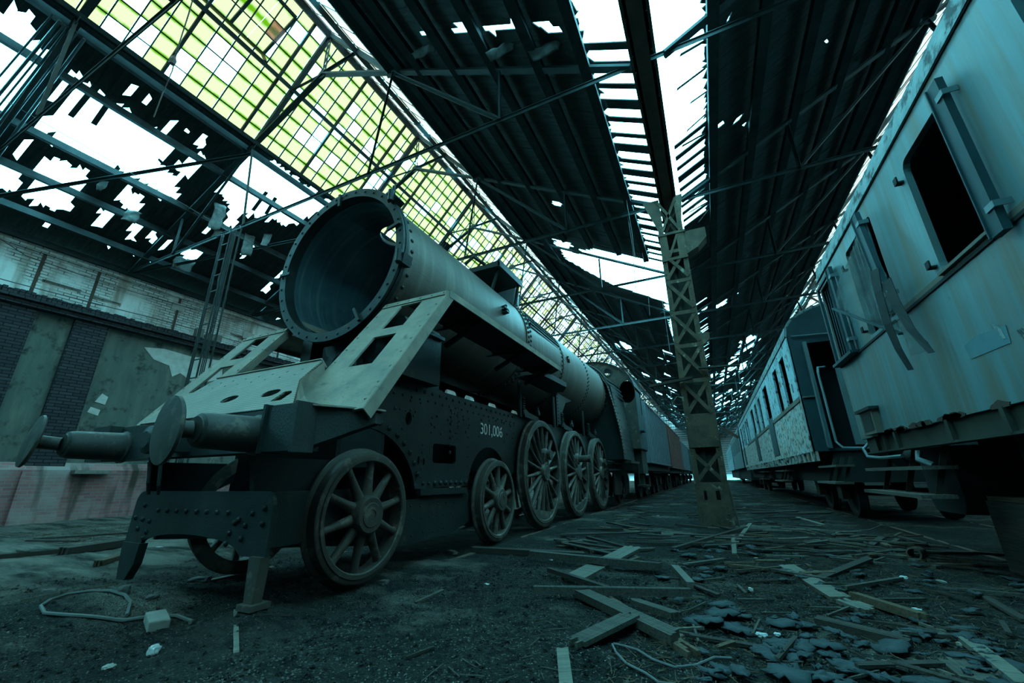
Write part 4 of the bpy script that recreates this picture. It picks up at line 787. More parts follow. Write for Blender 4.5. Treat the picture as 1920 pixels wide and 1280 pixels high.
mb = MB(); mb.plate([(-2.90, .40), (-2.78, .40), (-2.79, .22), (-2.80, .10), (-2.88, .10)], [], lambda u, v, w: Vector((u, 1.99 + w, v)), .07); mb.box((-2.90, 1.96, .095), (-2.76, 2.1, .13)); mb.build('rail_guard', 'wheel_steel', loco)
mb = MB(); mb.plate([(-2.80, .42), (-2.80, .80), (-2.86, .80), (-2.86, .42)], [], lambda u, v, w: Vector((u - .17, 2.04 + w, v)), .9); mb.build('bogie_end_plate', 'loco_black', loco)
# firebox and cab
prof = lambda k: [(AX - 1.38, 1.35), (AX - 1.34, 2.3), (AX - 1.16 * k, 3.6)] + [(AX + 1.10 * k * math.cos(math.radians(a)), 3.42 + 1.04 * k * math.sin(math.radians(a))) for a in range(165, 14, -10)] + [(AX + 1.16 * k, 3.6), (AX + 1.34, 2.3), (AX + 1.38, 1.35)]
mb = MB(); mb.plate(prof(1.0)[::-1], [], lambda u, v, w: Vector((u, 12.7 + w, v)), 1.85)
a = prof(1.0); a = [p for p in a if p[0] > AX + .9 or p[1] > 4.0]
for y in (12.78, 12.92, 14.3):
    for i in range(len(a) - 1):
        for k in range(6):
            p = Vector((a[i][0], y, a[i][1])).lerp(Vector((a[i + 1][0], y, a[i + 1][1])), k / 6); mb.rivet(p, (p.x - AX, 0, (p.z - 3.2) * .5), .025, .018)
for k in range(14):
    for j in range(6): mb.rivet((AX + 1.15 + .019 * k, 13.1 + .2 * j, 3.6 - .15 * k), (1, 0, .12), .018, .014)
mb.build('firebox', 'loco_black', loco)
mb = MB(); pts = [(-2.82, 3.9), (-2.62, 3.55), (-2.48, 2.9), (-2.36, 2.2), (-2.30, 1.5)]
for i in range(len(pts) - 1): mb.beam((pts[i][0], 12.62, pts[i][1]), (pts[i + 1][0], 12.62, pts[i + 1][1]), .30, .02, (1, 0, 0)); 
for i in range(len(pts) - 1):
    for k in range(7):
        p = Vector((pts[i][0], 12.48, pts[i][1])).lerp(Vector((pts[i + 1][0], 12.48, pts[i + 1][1])), k / 7); mb.rivet(p + Vector((.02, 0, 0)), (1, -.2, .2), .025, .02)
mb.build('firebox_flange', 'wheel_steel', loco)
for k in range(4):
    mb = MB(); z = 3.85 - .16 * k; mb.beam((-2.72 + .05 * k, 12.75, z), (-2.60 + .04 * k, 14.4, z - .02), .05, .05); mb.build('washout_rail', 'loco_black', loco)
cab_out = [(AX - 1.62, 1.75), (AX - 1.62, 3.6)] + [(AX + 1.62 * math.cos(math.radians(t)), 3.75 + 1.18 * math.sin(math.radians(t))) for t in range(170, 9, -10)] + [(AX + 1.62, 3.6), (AX + 1.62, 1.75)]
mb = MB(); mb.plate(cab_out[::-1], [circ(-2.36, 3.70, .27, .40, 24), circ(-2.98, 4.47, .13, .13, 18), circ(-5.08, 3.70, .27, .40, 24)], lambda u, v, w: Vector((u, 14.55 + w, v)), .03); mb.build('cab_front', 'wheel_steel', loco)
mb = MB(); ring = circ(-2.98, 4.47, .15, .15, 18); mb.plate(circ(-2.98, 4.47, .165, .165, 18), [circ(-2.98, 4.47, .13, .13, 18)], lambda u, v, w: Vector((u, 14.53 + w, v)), .02); mb.build('porthole_ring', 'loco_black', loco)
mb = MB(); mb.box((AX - 1.6, 16.0, 1.75), (AX + 1.6, 16.03, 4.4)); mb.box((AX - 1.6, 14.6, 1.72), (AX + 1.6, 16.2, 1.76)); mb.build('cab_interior', 'under_black', loco)
mb = MB()
for s in (1, -1): mb.plate([(14.56, 1.75), (16.2, 1.75), (16.2, 3.0), (15.55, 3.0), (15.55, 3.75), (14.56, 3.75)], [], lambda u, v, w: Vector((AX + s * 1.62 - .012 + w, u, v)), .024)
mb.box((-2.11, 14.6, 2.85), (-2.085, 16.2, 2.90)); mb.box((-2.15, 14.7, 2.32), (-1.95, 15.2, 2.36)); mb.build('cab_side', 'coach_teal', loco)
mb = MB(); up = [(AX + 1.64 * math.cos(math.radians(t)), 3.75 + 1.2 * math.sin(math.radians(t))) for t in range(175, 4, -10)]; lo = [(AX + 1.6 * math.cos(math.radians(t)), 3.75 + 1.16 * math.sin(math.radians(t))) for t in range(5, 176, 10)]
mb.plate(lo + up, [], lambda u, v, w: Vector((u, 14.5 + w, v)), 1.9); mb.build('cab_roof', 'loco_black', loco)
mb = MB(); mb.box((-2.5, 14.9, .95), (-2.15, 16.0, 1.72)); mb.box((-2.6, 13.0, 1.25), (-2.2, 14.6, 1.32)); mb.box((-2.35, 14.6, .55), (-2.05, 15.2, .60)); mb.box((-2.3, 14.7, .58), (-2.26, 14.75, 1.4)); mb.box((-2.3, 15.1, .58), (-2.26, 15.15, 1.4)); mb.plate([(13.0, .35), (13.2, 1.25), (14.3, 1.25), (15.4, .9), (15.4, .45), (14.9, .3)], [circ(14.35, .55, .35)], lambda u, v, w: Vector((-2.80 + w, u, v)), .04); mb.build('cab_steps', 'under_green', loco)
mb = MB(); mb.tube([(-2.72, 12.9, .6), (-2.72, 12.9, 1.25)], .025); mb.tube([(-2.74, 12.2, 1.05), (-2.6, 13.4, 1.05)], .03); mb.tube([(-2.7, 12.0, 1.28), (-2.55, 14.5, 1.28)], .03); mb.build('injector_pipe', 'loco_black', loco)
# ------------------------------------------------------------------ tender and wagons on the same track
def vehicle(name, cat, label, y0, y1, w, z0, z1, body, group=None, arch=.25, ribs=None, planks=False):
    root = empty(name, (AX, (y0 + y1) / 2, 0), label, cat, group)
    o = [(AX - w, z0), (AX - w, z1)] + [(AX + w * math.cos(math.radians(t)), z1 + arch * math.sin(math.radians(t))) for t in range(165, 14, -15)] + [(AX + w, z1), (AX + w, z0)]
    mb = MB(); mb.plate(o[::-1], [], lambda u, v, q: Vector((u, y0 + q, v)), y1 - y0)
    mb.build('body', body, root)
    mb = MB(); y = y0 + .02
    while y <= y1 - .05:
        mb.box((AX + w, y, z0), (AX + w + .03, y + .07, z1)); y += ribs or 1.0
    mb.box((AX + w, y0, z1 - .06), (AX + w + .04, y1, z1)); mb.box((AX + w, y0, z0), (AX + w + .04, y1, z0 + .07)); mb.build('side_stanchions', body, root)
    mb = MB(); mb.box((AX - w + .2, y0, z0 - .28), (AX + w - .15, y1, z0)); mb.build('underframe', 'under_black', root)
    for yy in (y0 + 1.2, y0 + 2.9, y1 - 2.9, y1 - 1.2):
        for s in (1, -1):
            mb = MB(); mb.lathe((AX + s * .87, yy, .52), (-s, 0, 0), [(0, .0005), (-.02, .1), (0, .14), (.04, .38), (0, .42), (.0, .49), (.10, .5), (.12, .54), (.14, .54), (.14, .0005)], 28); mb.build('wheel', 'under_black', root, smooth=True)
        mb = MB(); mb.box((AX + .9, yy - .28, .42), (AX + 1.05, yy + .28, .82)); mb.beam((AX + .98, yy - .6, .85), (AX + .98, yy + .6, .85), .08, .10); mb.build('axle_box', 'under_green', root)
    return root
vehicle('tender', 'tender', 'blue grey plank sided tender coupled behind the locomotive cab', 17.2, 25.6, 1.55, 1.35, 3.75, 'wagon_blue', arch=.15, ribs=.55)
vehicle('goods_wagon', 'wagon', 'rusty red goods wagon standing behind the blue grey tender', 27.0, 37.5, 1.5, 1.3, 3.85, 'wagon_red', 'goods wagons behind the tender', ribs=1.1)
vehicle('goods_wagon', 'wagon', 'dark blue goods wagon beyond the red one', 38.6, 49, 1.5, 1.3, 3.6, 'wagon_blue', 'goods wagons behind the tender', ribs=1.1)
vehicle('goods_wagon', 'wagon', 'farthest wagon of the left track near the end wall', 50.2, 62, 1.5, 1.3, 3.6, 'coach_teal', 'goods wagons behind the tender', ribs=1.1)
# ------------------------------------------------------------------ coaches on the right hand track
CX = 1.9; CW = 2.95
def roof_prof(z, n=10, dx=0.0, h=.72):
    return [(CX + CW / 2 + (CW / 2 + dx) * math.cos(math.radians(t)), z + (h + dx) * math.sin(math.radians(t)) ** .8) for t in [180 - 180 * k / n for k in range(n + 1)]]
def coach_shell(root, y0, y1, z0, z1, side, holes, roofm, inner='under_black', low=None, zlow=0, end_open=None, h=.72):
    if low:
        mb = MB(); mb.plate(rect(y0, zlow, y1, z1), [q for q in holes if min(b for a, b in q) >= zlow - .01], lambda u, v, w: Vector((CX + w, u, v)), .05); sd = mb.build('side_panel', side, root)
        mb = MB(); mb.plate(rect(y0, z0, y1, zlow), [], lambda u, v, w: Vector((CX + w, u, v)), .05); mb.build('lower_side_panel', low, root)
    else:
        mb = MB(); mb.plate(rect(y0, z0, y1, z1), holes, lambda u, v, w: Vector((CX + w, u, v)), .05); sd = mb.build('side_panel', side, root)
    mb = MB(); mb.box((CX + CW - .05, y0, z0), (CX + CW, y1, z1)); mb.build('far_side_panel', inner, root)
    mb = MB(); mb.box((CX + .05, y0 + .02, z0), (CX + CW - .05, y1 - .02, z0 + .06)); mb.box((CX + 1.0, y0 + .1, z0 + .06), (CX + 1.04, y1 - .1, z1 + .3)); mb.build('interior_partition', inner, root)
    a = roof_prof(z1, 14, 0.02, h); b = roof_prof(z1, 14, -.04, h)[::-1]
    mb = MB(); mb.plate((a + b)[::-1], [], lambda u, v, w: Vector((u, y0 + w, v)), y1 - y0); mb.build('roof', roofm, root, smooth=True)
    for ye, nm in ((y0, 'end_wall'), (y1 - .05, 'end_wall')):
        mb = MB(); o = [(CX + .02, z0), (CX + CW - .02, z0)] + roof_prof(z1, 14, -.03, h)[::-1]
        hl = [rect(CX + .30, z0 + .05, CX + CW - .62, 3.62)] if (end_open and ye == y0) else []
        mb.plate(o, hl, lambda u, v, w: Vector((u, ye + w, v)), .05); mb.build(nm, 'coach_teal' , root)
    return sd
def bogie(root, ys, deep=True):
    for y in ys:
        for s, x in ((-1, CX + CW / 2 - .80), (1, CX + CW / 2 + .80)):
            mb = MB(); mb.lathe((x, y, .50), (-s, 0, 0), [(0, .0005), (-.03, .12), (0, .16), (.04, .38), (0, .41), (0, .485), (.10, .5), (.115, .54), (.14, .54), (.14, .0005)], 36); mb.build('wheel', 'under_black', root, smooth=True)
        mb = MB(); mb.tube([(CX + CW / 2 - .7, y, .5), (CX + CW / 2 + .7, y, .5)], .08, 12); mb.build('axle', 'under_black', root)
        mb = MB(); mb.box((CX + .48, y - .17, .36), (CX + .62, y + .17, .68)); mb.build('axle_box', 'under_green', root)
    for x in (CX + .52, CX + CW - .62):
        mb = MB(); mb.beam((x + .05, ys[0] - .55, .80), (x + .05, ys[-1] + .55, .80), .08, .18); mb.build('bogie_side_frame', 'under_black', root)
    for y in ys:
        for k in (-.3, .3):
            mb = MB(); pts = [(CX + .55 + .05 * math.cos(t * .8), y + k + .05 * math.sin(t * .8), .58 + t * .008) for t in range(40)]; mb.tube(pts, .014, 6); mb.build('coil_spring', 'under_green', root)
def steps(root, y0, y1, zs, x0, name='footstep'):
    for z, dx in zip(zs, (0, -.07)):
        mb = MB(); mb.box((x0 + dx, y0, z), (x0 + dx + .26, y1, z + .035)); mb.build(name, 'plank_grey', root)
    for y in (y0 + .15, (y0 + y1) / 2, y1 - .15):
        mb = MB(); mb.beam((x0 + .28, y, 1.15), (x0 + .1, y, zs[-1]), .05, .015, (0, 1, 0)); mb.build('step_hanger', 'under_green', root)
# ---- nearest coach
c1 = empty('railway_coach', (CX + CW / 2, 2.4, 0), 'nearest coach, pale blue grey streaked paint, glassless windows, one window open and black', 'railway coach', 'abandoned coaches on the right track')
wins = [rrect(3.36, 2.40, 4.14, 3.47, .09), rrect(5.0, 2.40, 5.90, 3.50, .05), rrect(6.50, 2.40, 7.20, 3.54, .04), rrect(1.85, 2.40, 2.63, 3.47, .09), rrect(.2, 2.40, 1.0, 3.47, .09)]
coach_shell(c1, -2.6, 7.25, 1.31, 3.70, 'coach_blue', wins, 'coach_roof', h=.70)
mb = MB(); mb.box((CX - .012, -2.6, 3.69), (CX + .02, 7.25, 3.715)); mb.build('gutter_strip', 'under_black', c1)
mb = MB(); mb.box((CX - .014, -2.6, 2.325), (CX + .01, 7.25, 2.352)); mb.build('waist_moulding', 'under_black', c1)
mb = MB(); mb.box((CX - .008, -2.6, 2.352), (CX + .0, 5.0, 2.40)); mb.build('window_sill_band', 'coach_belt', c1)
mb = MB(); mb.box((CX + .02, 7.2, 1.31), (CX + .6, 7.27, 3.7)); mb.build('corner_post', 'coach_teal', c1)
# window furniture
for y0, y1, bars in ((5.0, 5.90, 7), (6.50, 7.20, 7)):
    for k in range(bars):
        y = y0 + (y1 - y0) * (k + .5) / bars; mb = MB(); mb.tube([(CX + .035, y, 2.40), (CX + .035, y, 3.5)], .009, 6); mb.build('window_bar', 'coach_teal', c1)
for (a, b, w) in (((CX - .06, 3.29, 3.52), (CX - .06, 3.29, 2.28), .12), ((CX - .10, 5.02, 3.53), (CX - .14, 4.76, 2.33), .12), ((CX - .06, 6.40, 3.56), (CX - .06, 6.40, 2.34), .11)):
    mb = MB(); mb.beam(a, b, w, .045, (1, 0, 0)); d = Vector(b) - Vector(a); mb.beam(Vector(a) + Vector((-.025, w / 2, 0)), Vector(b) + Vector((-.025, w / 2, 0)), .012, .02, (1, 0, 0)); sh = mb.build('window_frame_post', 'coach_teal', c1)
    for f in (.12, .86):
        p = Vector(a) + d * f; mb = MB(); mb.box(p + Vector((-.032, -.085, -.022)), p + Vector((-.022, .0, .022))); mb.box(p + Vector((-.032, -.09, -.022)), p + Vector((.055, -.082, .022))); mb.build('hinge', 'rail_metal', sh)
for y, z in ((4.21, 3.35), (4.20, 2.50), (5.97, 3.33), (5.95, 2.50)):
    mb = MB(); mb.box((CX - .05, y - .03, z - .03), (CX + .01, y + .03, z - .015)); mb.box((CX - .05, y - .03, z - .03), (CX - .038, y + .03, z + .035)); mb.build('shutter_catch', 'under_black', c1)
mb = MB(); mb.box((CX - .10, 6.36, 2.335), (CX + .01, 7.24, 2.375)); mb.box((CX - .05, 6.44, 2.38), (CX - .02, 6.48, 3.56)); mb.box((CX - .05, 7.2, 2.38), (CX - .02, 7.25, 3.56)); mb.box((CX - .05, 6.44, 3.54), (CX - .02, 7.25, 3.58)); mb.build('barred_window_frame', 'coach_teal', c1)
mb = MB(); mb.frame((CX + .015, 3.75, 2.385), Vector((.05, 0, 0)), Vector((0, .39, 0)), Vector((0, 0, .012))); mb.build('window_ledge', 'coach_belt', c1)
mb = MB(); mb.box((CX + .30, 3.40, 2.4), (CX + .33, 3.46, 3.46)); mb.tube([(CX + .1, 3.5, 3.3), (CX + .12, 3.6, 3.2), (CX + .1, 3.58, 3.05)], .006, 5); mb.build('inner_window_frame', 'under_black', c1)
# paint marks on the lower side
mb = MB(); mb.plate([(3.72, 1.68), (4.2, 1.69), (4.22, 1.80), (4.05, 1.83), (3.70, 1.80)], [], lambda u, v, w: Vector((CX - .004 + w, u, v)), .003); mb.build('painted_patch', 'graffiti_blue', c1, label='darker blue painted patch')
mb = MB(); mb.plate([(3.74, 1.72), (3.77, 1.72), (3.80, 1.79), (3.84, 1.83), (3.83, 1.85), (3.79, 1.83), (3.75, 1.78)], [], lambda u, v, w: Vector((CX - .007 + w, u, v)), .003)
mb.build('chalk_mark', 'coach_roof', c1, label='pale curved chalk mark')
for k in range(4): mb = MB(); mb.plate(rect(3.53 + .022 * k, 1.67, 3.538 + .022 * k, 1.735), [], lambda u, v, w: Vector((CX - .006 + w, u + (v - 1.67) * .25, v)), .003); mb.build('chalk_stroke', 'coach_roof', c1, label='short pale chalk stroke')
mb = MB(); rr = random.Random(9)
for k in range(16):
    y = rr.uniform(3.3, 6.6); z = 1.31; w = rr.uniform(.08, .22); n = 13; pts = [(y + w * math.cos(6.28 * q / n) * rr.uniform(.6, 1.2), z + .005 + .045 * math.sin(6.28 * q / n) * rr.uniform(.6, 1.1)) for q in range(n)]
    mb = MB(); mb.plate(pts, [], lambda u, v, q: Vector((CX - .005 + q, u, max(v, 1.30))), .004); mb.build('rust_blister', 'rust_dark', c1)
mb = MB(); mb.box((CX - .07, 6.34, 1.33), (CX + .005, 6.80, 1.62)); mb.build('lamp_bracket_box', 'coach_belt', c1); b_ = mb
mb = MB(); mb.box((CX - .10, 6.30, 1.61), (CX + .0, 6.86, 1.645)); mb.box((CX - .075, 6.40, 1.37), (CX - .068, 6.74, 1.58)); mb.build('box_lid', 'under_black', c1)
mb = MB(); mb.box((CX + .03, -2.6, 1.12), (CX + .08, 7.15, 1.31)); mb.box((CX - .0, -2.6, 1.115), (CX + .12, 7.15, 1.135)); mb.build('sole_bar', 'under_green', c1)
for y in (2.6, 3.35, 4.05, 4.85, 6.05, 6.4, 6.7):
    mb = MB(); mb.plate([(CX + .03, 1.13), (CX + .03, 1.31), (CX - .01, 1.31), (CX - .005, 1.13)], [], lambda u, v, w: Vector((u, y + w, v)), .05); mb.build('sole_bar_rib', 'under_green', c1)
mb = MB(); mb.box((CX + .25, -2.5, .86), (CX + CW - .25, 4.6, 1.3)); mb.box((CX + 1.0, 4.7, .80), (CX + CW - .3, 6.9, 1.3)); mb.plate([(6.28, .44), (6.92, .44), (7.0, .56), (7.0, 1.15), (6.2, 1.15), (6.2, .56)], [], lambda u, v, w: Vector((CX + .45 + w, u, v)), .9); mb.build('underframe_tank', 'under_black', c1)
bogie(c1, (-.6, 1.6)); steps(c1, 5.35, 7.05, (.90, .64), CX - .10)
mb = MB(); mb.tube([(CX + .04, 7.16, 1.25), (CX - .03, 7.16, 1.18), (CX - .02, 7.1, 1.08), (CX + .0, 6.7, 1.05), (CX + .02, 6.1, 1.05)], .02, 8); mb.build('brake_pipe', 'rail_metal', c1)
mb = MB(); mb.tube([(CX + .05, 5.75, 1.08), (CX + .02, 5.72, 1.0), (CX + .08, 5.6, .94)], .03, 8); mb.build('hose_stub', 'rail_metal', c1)
mb = MB(); mb.box((CX + .55, 7.27, 1.35), (CX + CW - .55, 7.62, 3.5)); mb.build('gangway_frame', 'coach_teal', c1)
mb = MB(); mb.lathe((CX + .6, 7.28, 1.1), (0, 1, 0), [(0, .09), (.4, .08), (.4, .05), (.52, .05), (.52, .2), (.55, .2), (.55, .0005)], 20); mb.build('buffer', 'under_black', c1)
# torn insect screen hanging out of the second window
def sheet(name, corners, nu, nv, m, cr, lab, cat, parent=None, t=.004):
    A, B, C_, D = [Vector(c) for c in corners]; rr = random.Random(len(name) + int(cr * 1000)); vs = []
    for j in range(nv + 1):
        for i in range(nu + 1):
            u = i / nu; v = j / nv; p = A.lerp(B, u).lerp(D.lerp(C_, u), v); vs.append(p + Vector((cr * noise.noise(p * 5), cr * noise.noise(p * 6 + Vector((3, 1, 0))), cr * noise.noise(p * 7 + Vector((0, 5, 2))))))
    fs = [(j * (nu + 1) + i, j * (nu + 1) + i + 1, (j + 1) * (nu + 1) + i + 1, (j + 1) * (nu + 1) + i) for j in range(nv) for i in range(nu)]
    mb = MB(); mb.add(vs, fs); o = mb.build(name, m, parent, smooth=True); so = o.modifiers.new('thickness', 'SOLIDIFY'); so.thickness = t
    return tag(o, lab, cat) if lab else o
def screen_mat():
    m = bpy.data.materials.new('insect_screen'); m.use_nodes = True; M['screen'] = m; nt = m.node_tree; b = nt.nodes['Principled BSDF']; b.inputs['Base Color'].default_value = (.055, .085, .085, 1); b.inputs['Roughness'].default_value = .7; b.inputs['Alpha'].default_value = .30
screen_mat()
sc = sheet('torn_window_screen', [(CX - .10, 5.05, 3.42), (CX - .12, 4.66, 2.42), (CX - .16, 4.72, 2.10), (CX - .22, 6.05, 2.86)], 16, 16, 'screen', .035, 'torn insect screen hanging from the barred second window of the nearest coach', 'window screen')
mb = MB(); mb.beam((CX - .23, 6.06, 2.86), (CX - .17, 4.70, 2.08), .035, .02); mb.build('screen_lath', 'coach_teal', sc)
def strip(pts, w, m):
    mb = MB(); n = len(pts); vs = []
    for i, p in enumerate(pts):
        k = w * (1 - .85 * i / (n - 1)); q = Vector(p); vs += [q + Vector((-.02, k, 0)), q + Vector((.015, -k, .0))]
    mb.add(vs, [(2 * i, 2 * i + 1, 2 * i + 3, 2 * i + 2) for i in range(n - 1)]); o = mb.build('curled_strip', m, sc); so = o.modifiers.new('thickness', 'SOLIDIFY'); so.thickness = .006
strip([(CX - .15, 4.84, 2.80), (CX - .19, 4.80, 2.55), (CX - .22, 4.74, 2.2), (CX - .21, 4.72, 1.95), (CX - .18, 4.70, 1.74)], .055, 'under_black')
strip([(CX - .14, 4.72, 2.62), (CX - .16, 4.62, 2.35), (CX - .17, 4.48, 2.05), (CX - .15, 4.34, 1.80)], .07, 'under_black')
sheet('curled_strip', [(CX - .15, 4.76, 2.5), (CX - .14, 4.60, 2.35), (CX - .14, 4.36, 1.82), (CX - .18, 4.62, 1.86)], 6, 8, 'screen', .03, None, None, sc)
# ---- second coach, peeling light blue
c2 = empty('railway_coach', (CX + CW / 2, 19, 0), 'second coach with heavily peeling light blue paint and narrow tall windows', 'railway coach', 'abandoned coaches on the right track')
w2 = []; gaps = []
for y in (11.32, 12.66, 17.4, 18.9, 23.9, 25.0, 26.6, 27.7): w2.append(rrect(y, 2.45, y + .74, 3.58, .04))
for y in (15.1, 20.6, 29.2): w2.append(rect(y, 2.385, y + 1.15, 3.60))
coach_shell(c2, 10.55, 31.5, 1.31, 3.80, 'coach_peel', w2, 'coach_roof', low='coach_peel_low', zlow=2.38, end_open=True, h=.75)
mb = MB(); mb.box((CX - .012, 10.55, 3.79), (CX + .02, 31.5, 3.83)); mb.build('gutter_strip', 'under_black', c2)
for y in (10.55, 16.3, 21.9):
    mb = MB(); mb.box((CX - .008, y, 2.36), (CX, y + 4.5, 2.46)); mb.build('waist_band', 'coach_belt', c2)
    mb = MB(); mb.box((CX - .016, y, 2.345), (CX, y + 4.5, 2.362)); mb.build('waist_moulding', 'under_black', c2)
for y in (15.1, 20.6, 29.2):
    mb = MB(); mb.box((CX - .02, y, 1.42), (CX - .0, y + 1.15, 2.39)); mb.box((CX + .02, y, 2.4), (CX + .04, y + 1.15, 2.6)); mb.build('recessed_door', 'coach_teal', c2)
for k in range(60):
    pass
mb = MB()
for k in range(40): mb.plate([(CX + .04, 1.14), (CX + .04, 1.31), (CX - .02, 1.31), (CX + .01, 1.14)], [], lambda u, v, w: Vector((u, 10.6 + .5 * k + w, v)), .10)
mb.box((CX + .05, 10.55, 1.12), (CX + .1, 31.5, 1.31)); mb.build('sole_bar', 'coach_peel_low', c2)
mb = MB(); mb.box((CX + .35, 10.6, .7), (CX + CW - .35, 31.5, 1.3)); mb.build('underframe', 'under_black', c2)
bogie(c2, (11.45, 13.6)); bogie(c2, (27.5, 29.6)); steps(c2, 8.95, 10.35, (.98, .70), CX + .0); steps(c2, 14.8, 16.6, (.95, .66), CX - .05); steps(c2, 20.4, 22.0, (.95, .66), CX - .05)
cu = bpy.data.curves.new('mark', 'FONT'); cu.body = '0'; cu.size = .30; cu.extrude = .002
to = bpy.data.objects.new('mark', cu); COL.objects.link(to); bpy.context.view_layer.update(); me = bpy.data.meshes.new_from_object(to.evaluated_get(bpy.context.evaluated_depsgraph_get())); bpy.data.objects.remove(to)
n = MB(); n.add([(CX - .004 - v.co.z, 11.08 - v.co.x * .9, 2.62 + v.co.y) for v in me.vertices], [tuple(p.vertices) for p in me.polygons]); n.build('painted_zero', 'under_black', c2)
mb = MB(); mb.box((CX + .35, 11.4, 1.36), (CX + 2.3, 11.44, 3.7)); mb.build('gangway_door', 'under_black', c2)
mb = MB(); mb.box((CX + .28, 10.46, 1.36), (CX + .35, 10.56, 3.64)); mb.build('door_frame', 'coach_blue', c2)
mb = MB(); mb.box((CX + .06, 10.49, 2.42), (CX + .30, 10.55, 2.45)); mb.build('end_wall_moulding', 'coach_blue', c2); mb = MB(); mb.tube([(CX + .1, 10.5, 3.80), (CX + 1.3, 10.5, 3.74)], .02, 8); mb.build('end_wall_moulding', 'coach_blue', c2)
mb = MB(); mb.box((CX + .66, 10.15, 1.4), (CX + 1.1, 10.2, 3.0)); mb.build('gangway_panel', 'coach_blue', c2)
mb = MB(); mb.beam((CX + .70, 9.9, 3.55), (CX + .70, 9.7, 1.4), .06, .05); mb.build('gangway_post', 'coach_blue', c2)
for pts in ([(CX + .52, 10.3, 3.0), (CX + .38, 10.2, 2.98), (CX + .34, 10.1, 2.85), (CX + .30, 9.9, 1.45), (CX + .36, 9.8, 1.33), (CX + .7, 9.6, 1.30)], [(CX + .28, 10.4, 2.85), (CX + .26, 10.38, 1.38)], [(CX + .3, 8.2, 2.6), (CX + .26, 8.1, 1.5), (CX + .3, 8.0, 1.36), (CX + .6, 7.9, 1.33)]):
    mb = MB(); mb.tube(pts, .022, 8); mb.build('grab_rail', 'rail_metal', c2)
# ---- further coaches
def far_coach(lab, y0, y1, m):
    r = empty('railway_coach', (CX + CW / 2, (y0 + y1) / 2, 0), lab, 'railway coach', 'abandoned coaches on the right track'); hs = []; y = y0 + 1
    while y < y1 - 1.2: hs.append(rect(y, 2.45, y + .7, 3.5)); y += 1.4
    coach_shell(r, y0, y1, 1.31, 3.75, m, hs, 'coach_roof'); mb = MB(); mb.box((CX + .3, y0, .5), (CX + CW - .3, y1, 1.3)); mb.build('underframe', 'under_black', r); bogie(r, (y0 + 1.2, y0 + 3.2)); return r
far_coach('third coach along, plain blue grey sided, behind the peeling one', 33, 47, 'coach_blue')
far_coach('palest and farthest coach standing near the end wall', 48.5, 66, 'coach_peel')
# timber crib by the near coach
mb = MB(); mb.box((2.46, 4.9, -.05), (3.5, 5.95, .60)); t = mb.build('timber_crib', 'under_black', bevel=.01); tag(t, 'big dark squared timber block under the nearest coach at the right edge', 'timber block')
mb = MB(); mb.box((2.40, 5.0, -.05), (2.455, 5.95, .60)); mb.build('end_board', 'plank_grey', t)
mb = MB(); mb.frame((2.9, 5.4, .625), Vector((.5, 0, 0)), Vector((.0, .5, 0)), Vector((0, 0, .02))); mb.build('top_board', 'plank_brown', t)
# ------------------------------------------------------------------ things hanging from the roof
mb = MB()
for k, (x, r) in enumerate(((-10.50, .018), (-10.42, .018), (-10.14, .020), (-10.04, .013), (-9.97, .013), (-9.90, .013), (-9.72, .020))):
    if k: mb = MB()
    pts = [(x, 5.0, 0.0), (x, 5.0, 6.6)] + ([(x, 5.0, 6.8), (x - .05, 5.02, 6.9), (x - .3, 5.02, 6.92)] if k in (0, 1) else [(x, 5.0, 6.85), (x - .1, 5.02, 6.93)])
    if k == 0: mast = empty('conduit_mast', (-10.1, 5.0, 0), 'tall ladder like bundle of conduit pipes rising to the roof tie before the brick wall', 'pipes')
    mb.tube(pts, r, 8); mb.build('conduit_pipe', 'truss_steel', mast)
for k in range(15):
    mb = MB(); mb.box((-10.42, 4.985, .5 + k * .43), (-10.14, 5.0, .525 + k * .43)); mb.build('rung', 'truss_steel', mast)
bun = empty('conduit_bundle', (-12.6, 1.4, 8.2), 'bundle of pale conduit pipes strapped along the nearest left roof rafter', 'pipes')
for k in range(6):
    dy = -.30 + .09 * k + .02 * (k % 2); mb = MB(); mb.tube([(-10.2, 1.46 + dy, 9.45 - .03 * (k % 3)), (-12.5, 1.46 + dy * 1.3, 8.2), (-15.2, 1.46 + dy * 1.7, 6.72 - .04 * (k % 2))], .028 if k % 2 else .018, 8); mb.build('conduit_pipe', 'rail_metal', bun)
def hang(name, pts, r, m, lab, cat, group=None):
    mb = MB(); mb.tube(pts, r, 6); return tag(mb.build(name, m), lab, cat, group)
def rp(x, y): return Vector((x, y, zl(((-10.15, 9.6), (-7.7, 12.3)), x) if x > -10.15 else zl(LR, x)))
hang('hanging_cable', [(-8.35, 2.4, 10.9), (-8.6, 2.5, 10.2), (-8.9, 2.6, 9.6), (-9.3, 2.75, 9.3), (-9.55, 2.8, 8.9), (-9.6, 2.8, 8.2)], .012, 'cable_black', 'loose black cable drooping across the green glazing at the upper left', 'cable')
mb = MB()
for k in range(38):
    p = Vector((-8.75, 2.55, 10.5 - k * .035)); a = Vector((.012, 0, 0)) if k % 2 else Vector((0, .012, 0)); mb.tube([p + a, p + Vector((0, 0, .022)), p - a, p - Vector((0, 0, .022))], .004, 5, closed=True)
c = mb.build('hanging_chain', 'cable_black'); tag(c, 'short chain dangling beside the black cable at the upper left', 'chain')
mb = MB(); mb.lathe((-8.75, 2.55, 8.95), (0, 0, 1), [(0, .0005), (.0, .05), (.1, .06), (.2, .03), (.22, .0005)], 10); mb.build('chain_weight', 'cable_black', c)
